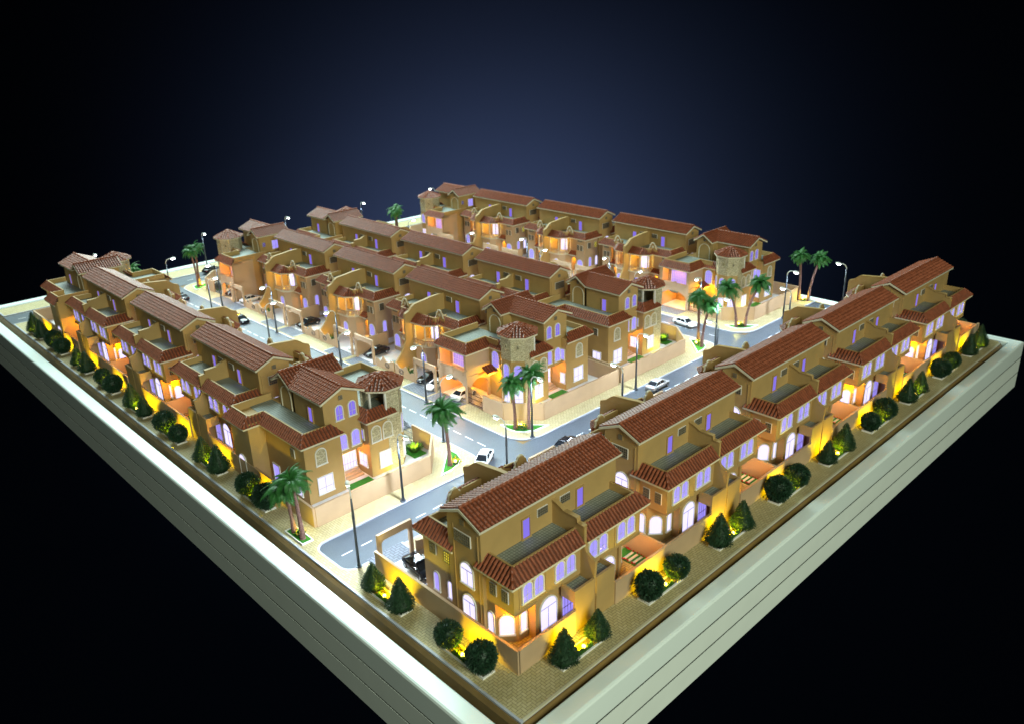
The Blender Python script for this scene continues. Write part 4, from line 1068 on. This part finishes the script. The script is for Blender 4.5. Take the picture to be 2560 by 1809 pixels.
# ================================================================== cars
def make_car(paint):
    R = empty('car', cat='car')
    st = [(-2.4,.30,.78,.80),(-2.32,.25,.92,.90),(-1.9,.22,.98,.97),(-1.0,.20,.96,1.0),(0,.20,.94,1.0),(.9,.20,.92,1.0),(1.6,.22,.84,.97),(2.15,.25,.72,.90),(2.38,.32,.62,.78)]
    b = MB(); vs = []; n = 10
    for x, zb, zt, wd in st:
        h = .95*wd
        vs += [(x,-h*.86,zb),(x,-h,zb+.18),(x,-h*1.01,zb+.32),(x,-h*.97,zt-.12),(x,-h*.82,zt),(x,h*.82,zt),(x,h*.97,zt-.12),(x,h*1.01,zb+.32),(x,h,zb+.18),(x,h*.86,zb)]
    fs = [(i*n+k, i*n+(k+1)%n, (i+1)*n+(k+1)%n, (i+1)*n+k) for i in range(len(st)-1) for k in range(n)]+[tuple(range(n-1,-1,-1)), tuple(range((len(st)-1)*n, len(st)*n))]
    b.add(vs, fs); b.build('body', paint, R, smooth=True)
    g = MB(); lo = [(-1.85,.78),(1.15,.78)]; zt, zl = 1.42, .93
    g.add([(-1.85,-.80,zl),(1.2,-.80,zl-.04),(1.2,.80,zl-.04),(-1.85,.80,zl),(-1.05,-.62,zt),(.35,-.62,zt),(.35,.62,zt),(-1.05,.62,zt)], [(0,1,5,4),(1,2,6,5),(2,3,7,6),(3,0,4,7),(4,5,6,7)]); g.build('windows', 'car_glass', R)
    r = MB(); r.add([(-1.12,-.63,zt),(.42,-.63,zt),(.42,.63,zt),(-1.12,.63,zt),(-.95,-.5,zt+.07),(.22,-.5,zt+.07),(.22,.5,zt+.07),(-.95,.5,zt+.07)], [(0,1,5,4),(1,2,6,5),(2,3,7,6),(3,0,4,7),(4,5,6,7),(3,2,1,0)])
    for s in (-1,1):
        r.tube([(-1.9,s*.80,zl),(-1.08,s*.625,zt)], .05, 4); r.tube([(1.22,s*.80,zl-.04),(.38,s*.625,zt)], .05, 4); r.tube([(-.35,s*.82,zl-.02),(-.35,s*.63,zt)], .045, 4)
    r.build('roof', paint, R)
    for x in (-1.5, 1.5):
        for s in (-1,1):
            t = MB().tube([(x,s*.74,.34),(x,s*.98,.34)], .34, 14).build('wheel', 'tyre', R)
            MB().tube([(x,s*.97,.34),(x,s*1.0,.34)], .2, 10).build('rim', 'wheel_rim', t)
    for s in (-1,1):
        MB().ell((2.2,s*.62,.60), .16, .2, .08, 8, 5).build('headlight', 'headlamp', R, smooth=True)
        MB().ell((-2.34,s*.62,.74), .08, .2, .08, 8, 5).build('tail_light', 'tail_lamp', R, smooth=True)
        MB().box(.62,.8,s*.86-.1,s*.86+.12,.92,1.04).build('mirror', paint, R)
    return R
cars = {c: make_car('car_'+c) for c in ('black','white','silver')}
for c, x, y, a, lab in [
    ('black', 3.3, 18.5, -95, 'black car in the open car port nearest the tray corner'),
    ('white', 23.9, 31.0, 212, 'white car turning at the junction before the single palm'),
    ('black', 35.0, 26.0, 8, 'dark car on the road half hidden behind the nearest twin villa roof'),
    ('silver', 59.6, 28.9, 4, 'silver car driving along the road behind the edge row'),
    ('white', 86.3, 42.4, -97, 'white car before the rearmost car port'),
    ('black', 37.2, 74.3, 180, 'black car in the first paired car port of the middle row, nearer bay'),
    ('white', 37.0, 79.0, 180, 'white car half hidden in the first paired car port of the middle row'),
    ('black', 37.2, 97.6, 180, 'black car in the second paired car port of the middle row, nearer bay'),
    ('black', 37.6, 103.0, 180, 'black car in the second paired car port of the middle row, farther bay'),
    ('white', 37.0, 121.0, 4, 'white car in the last paired car port of the middle row'),
    ('black', 37.4, 128.6, 180, 'black car under the far tower villa arch of the middle row'),
    ('black', 29.2, 110.4, -88, 'dark car driving on the parked car street'),
    ('black', 42.0, 151.0, 25, 'black car on the far road by the middle row tower'),
    ('white', 36.0, 49.0, 8, 'white car under the arched car port of the near middle row tower villa'),
    ('black', 36.4, 58.0, 172, 'black car in the open car port beside the near middle row tower villa'),
    ('white', 35.6, 54.8, 176, 'white car beside the tower villa arches of the middle row'),
    ('black', 27.4, 134.6, 90, 'dark car at the far end of the parked car street')]:
    z = .02 if not (24 < y < 30.6 or 24.5 < x < 30.8 or 82 < x < 88.5) else RZ+.004
    place(cars[c], USED, (x,y,z), math.radians(a), lab, 'model cars')

# ================================================================== the small lamps inside the villas
ORANGE = (1.0, .38, .0); AMBER = (1.0, .55, .0)
for kind, loc, rz, key in HOUSES:
    c, s = math.cos(rz), math.sin(rz); sx = -1 if kind == 'towB' else 1
    def at(v, w, z): v *= sx; return (loc[0]+c*v-s*w, loc[1]+s*v+c*w, z)
    if kind == 'twin':
        row, k = key
        for sgn in (-1, 1):
            # corner recess behind; the first villa's nearer one and every farther one glow orange
            if row in ('R', 0):
                if not (row == 'R' and sgn == -1 and k in (1, 2)): lamp('POINT', 'recess_lamp', at(sgn*8.3, 2.6, 4.0), 620, ORANGE, .12)
            if row in (1, 3):
                lamp('POINT', 'balcony_lamp', at(sgn*2.3, 15.7, 7.4), 480, AMBER if sgn < 0 else ORANGE, .12)
                lamp('POINT', 'porch_lamp', at(sgn*5.5, 13.3, 3.3), 300, ORANGE, .1)
                lamp('POINT', 'bed_lamp', at(sgn*1.2, 20.4, 1.1), 55, AMBER, .1)
    else:
        near = key[1] == 'near'
        if near:
            lamp('POINT', 'porch_lamp', at(9.2, 6.6, 4.0), 420, ORANGE, .12)
            lamp('POINT', 'garden_lamp', at(19.6, 6.4, 1.0), 100, (1.0,.88,.03), .12)
            lamp('POINT', 'wall_lamp', at(14.6, 3.2, .6), 300, (1.0,.85,.03), .12)
        if key[0] in (1, 3) or not near:
            lamp('POINT', 'carport_lamp', at(18.4, 16.0, 3.4), 1100, ORANGE, .15)
            lamp('POINT', 'balcony_lamp', at(20.0, 16.0, 7.6), 900, ORANGE, .12)
            lamp('POINT', 'entry_lamp', at(17.6, 10.8, 4.0), 520, AMBER, .12)

# ------------------------------------------------------------------ bring the model to table size
for o in list(scene.objects):
    if o.parent is None and o.type in ('MESH', 'EMPTY'):
        o.location = o.location*K; o.scale = o.scale*K
bpy.context.view_layer.update()
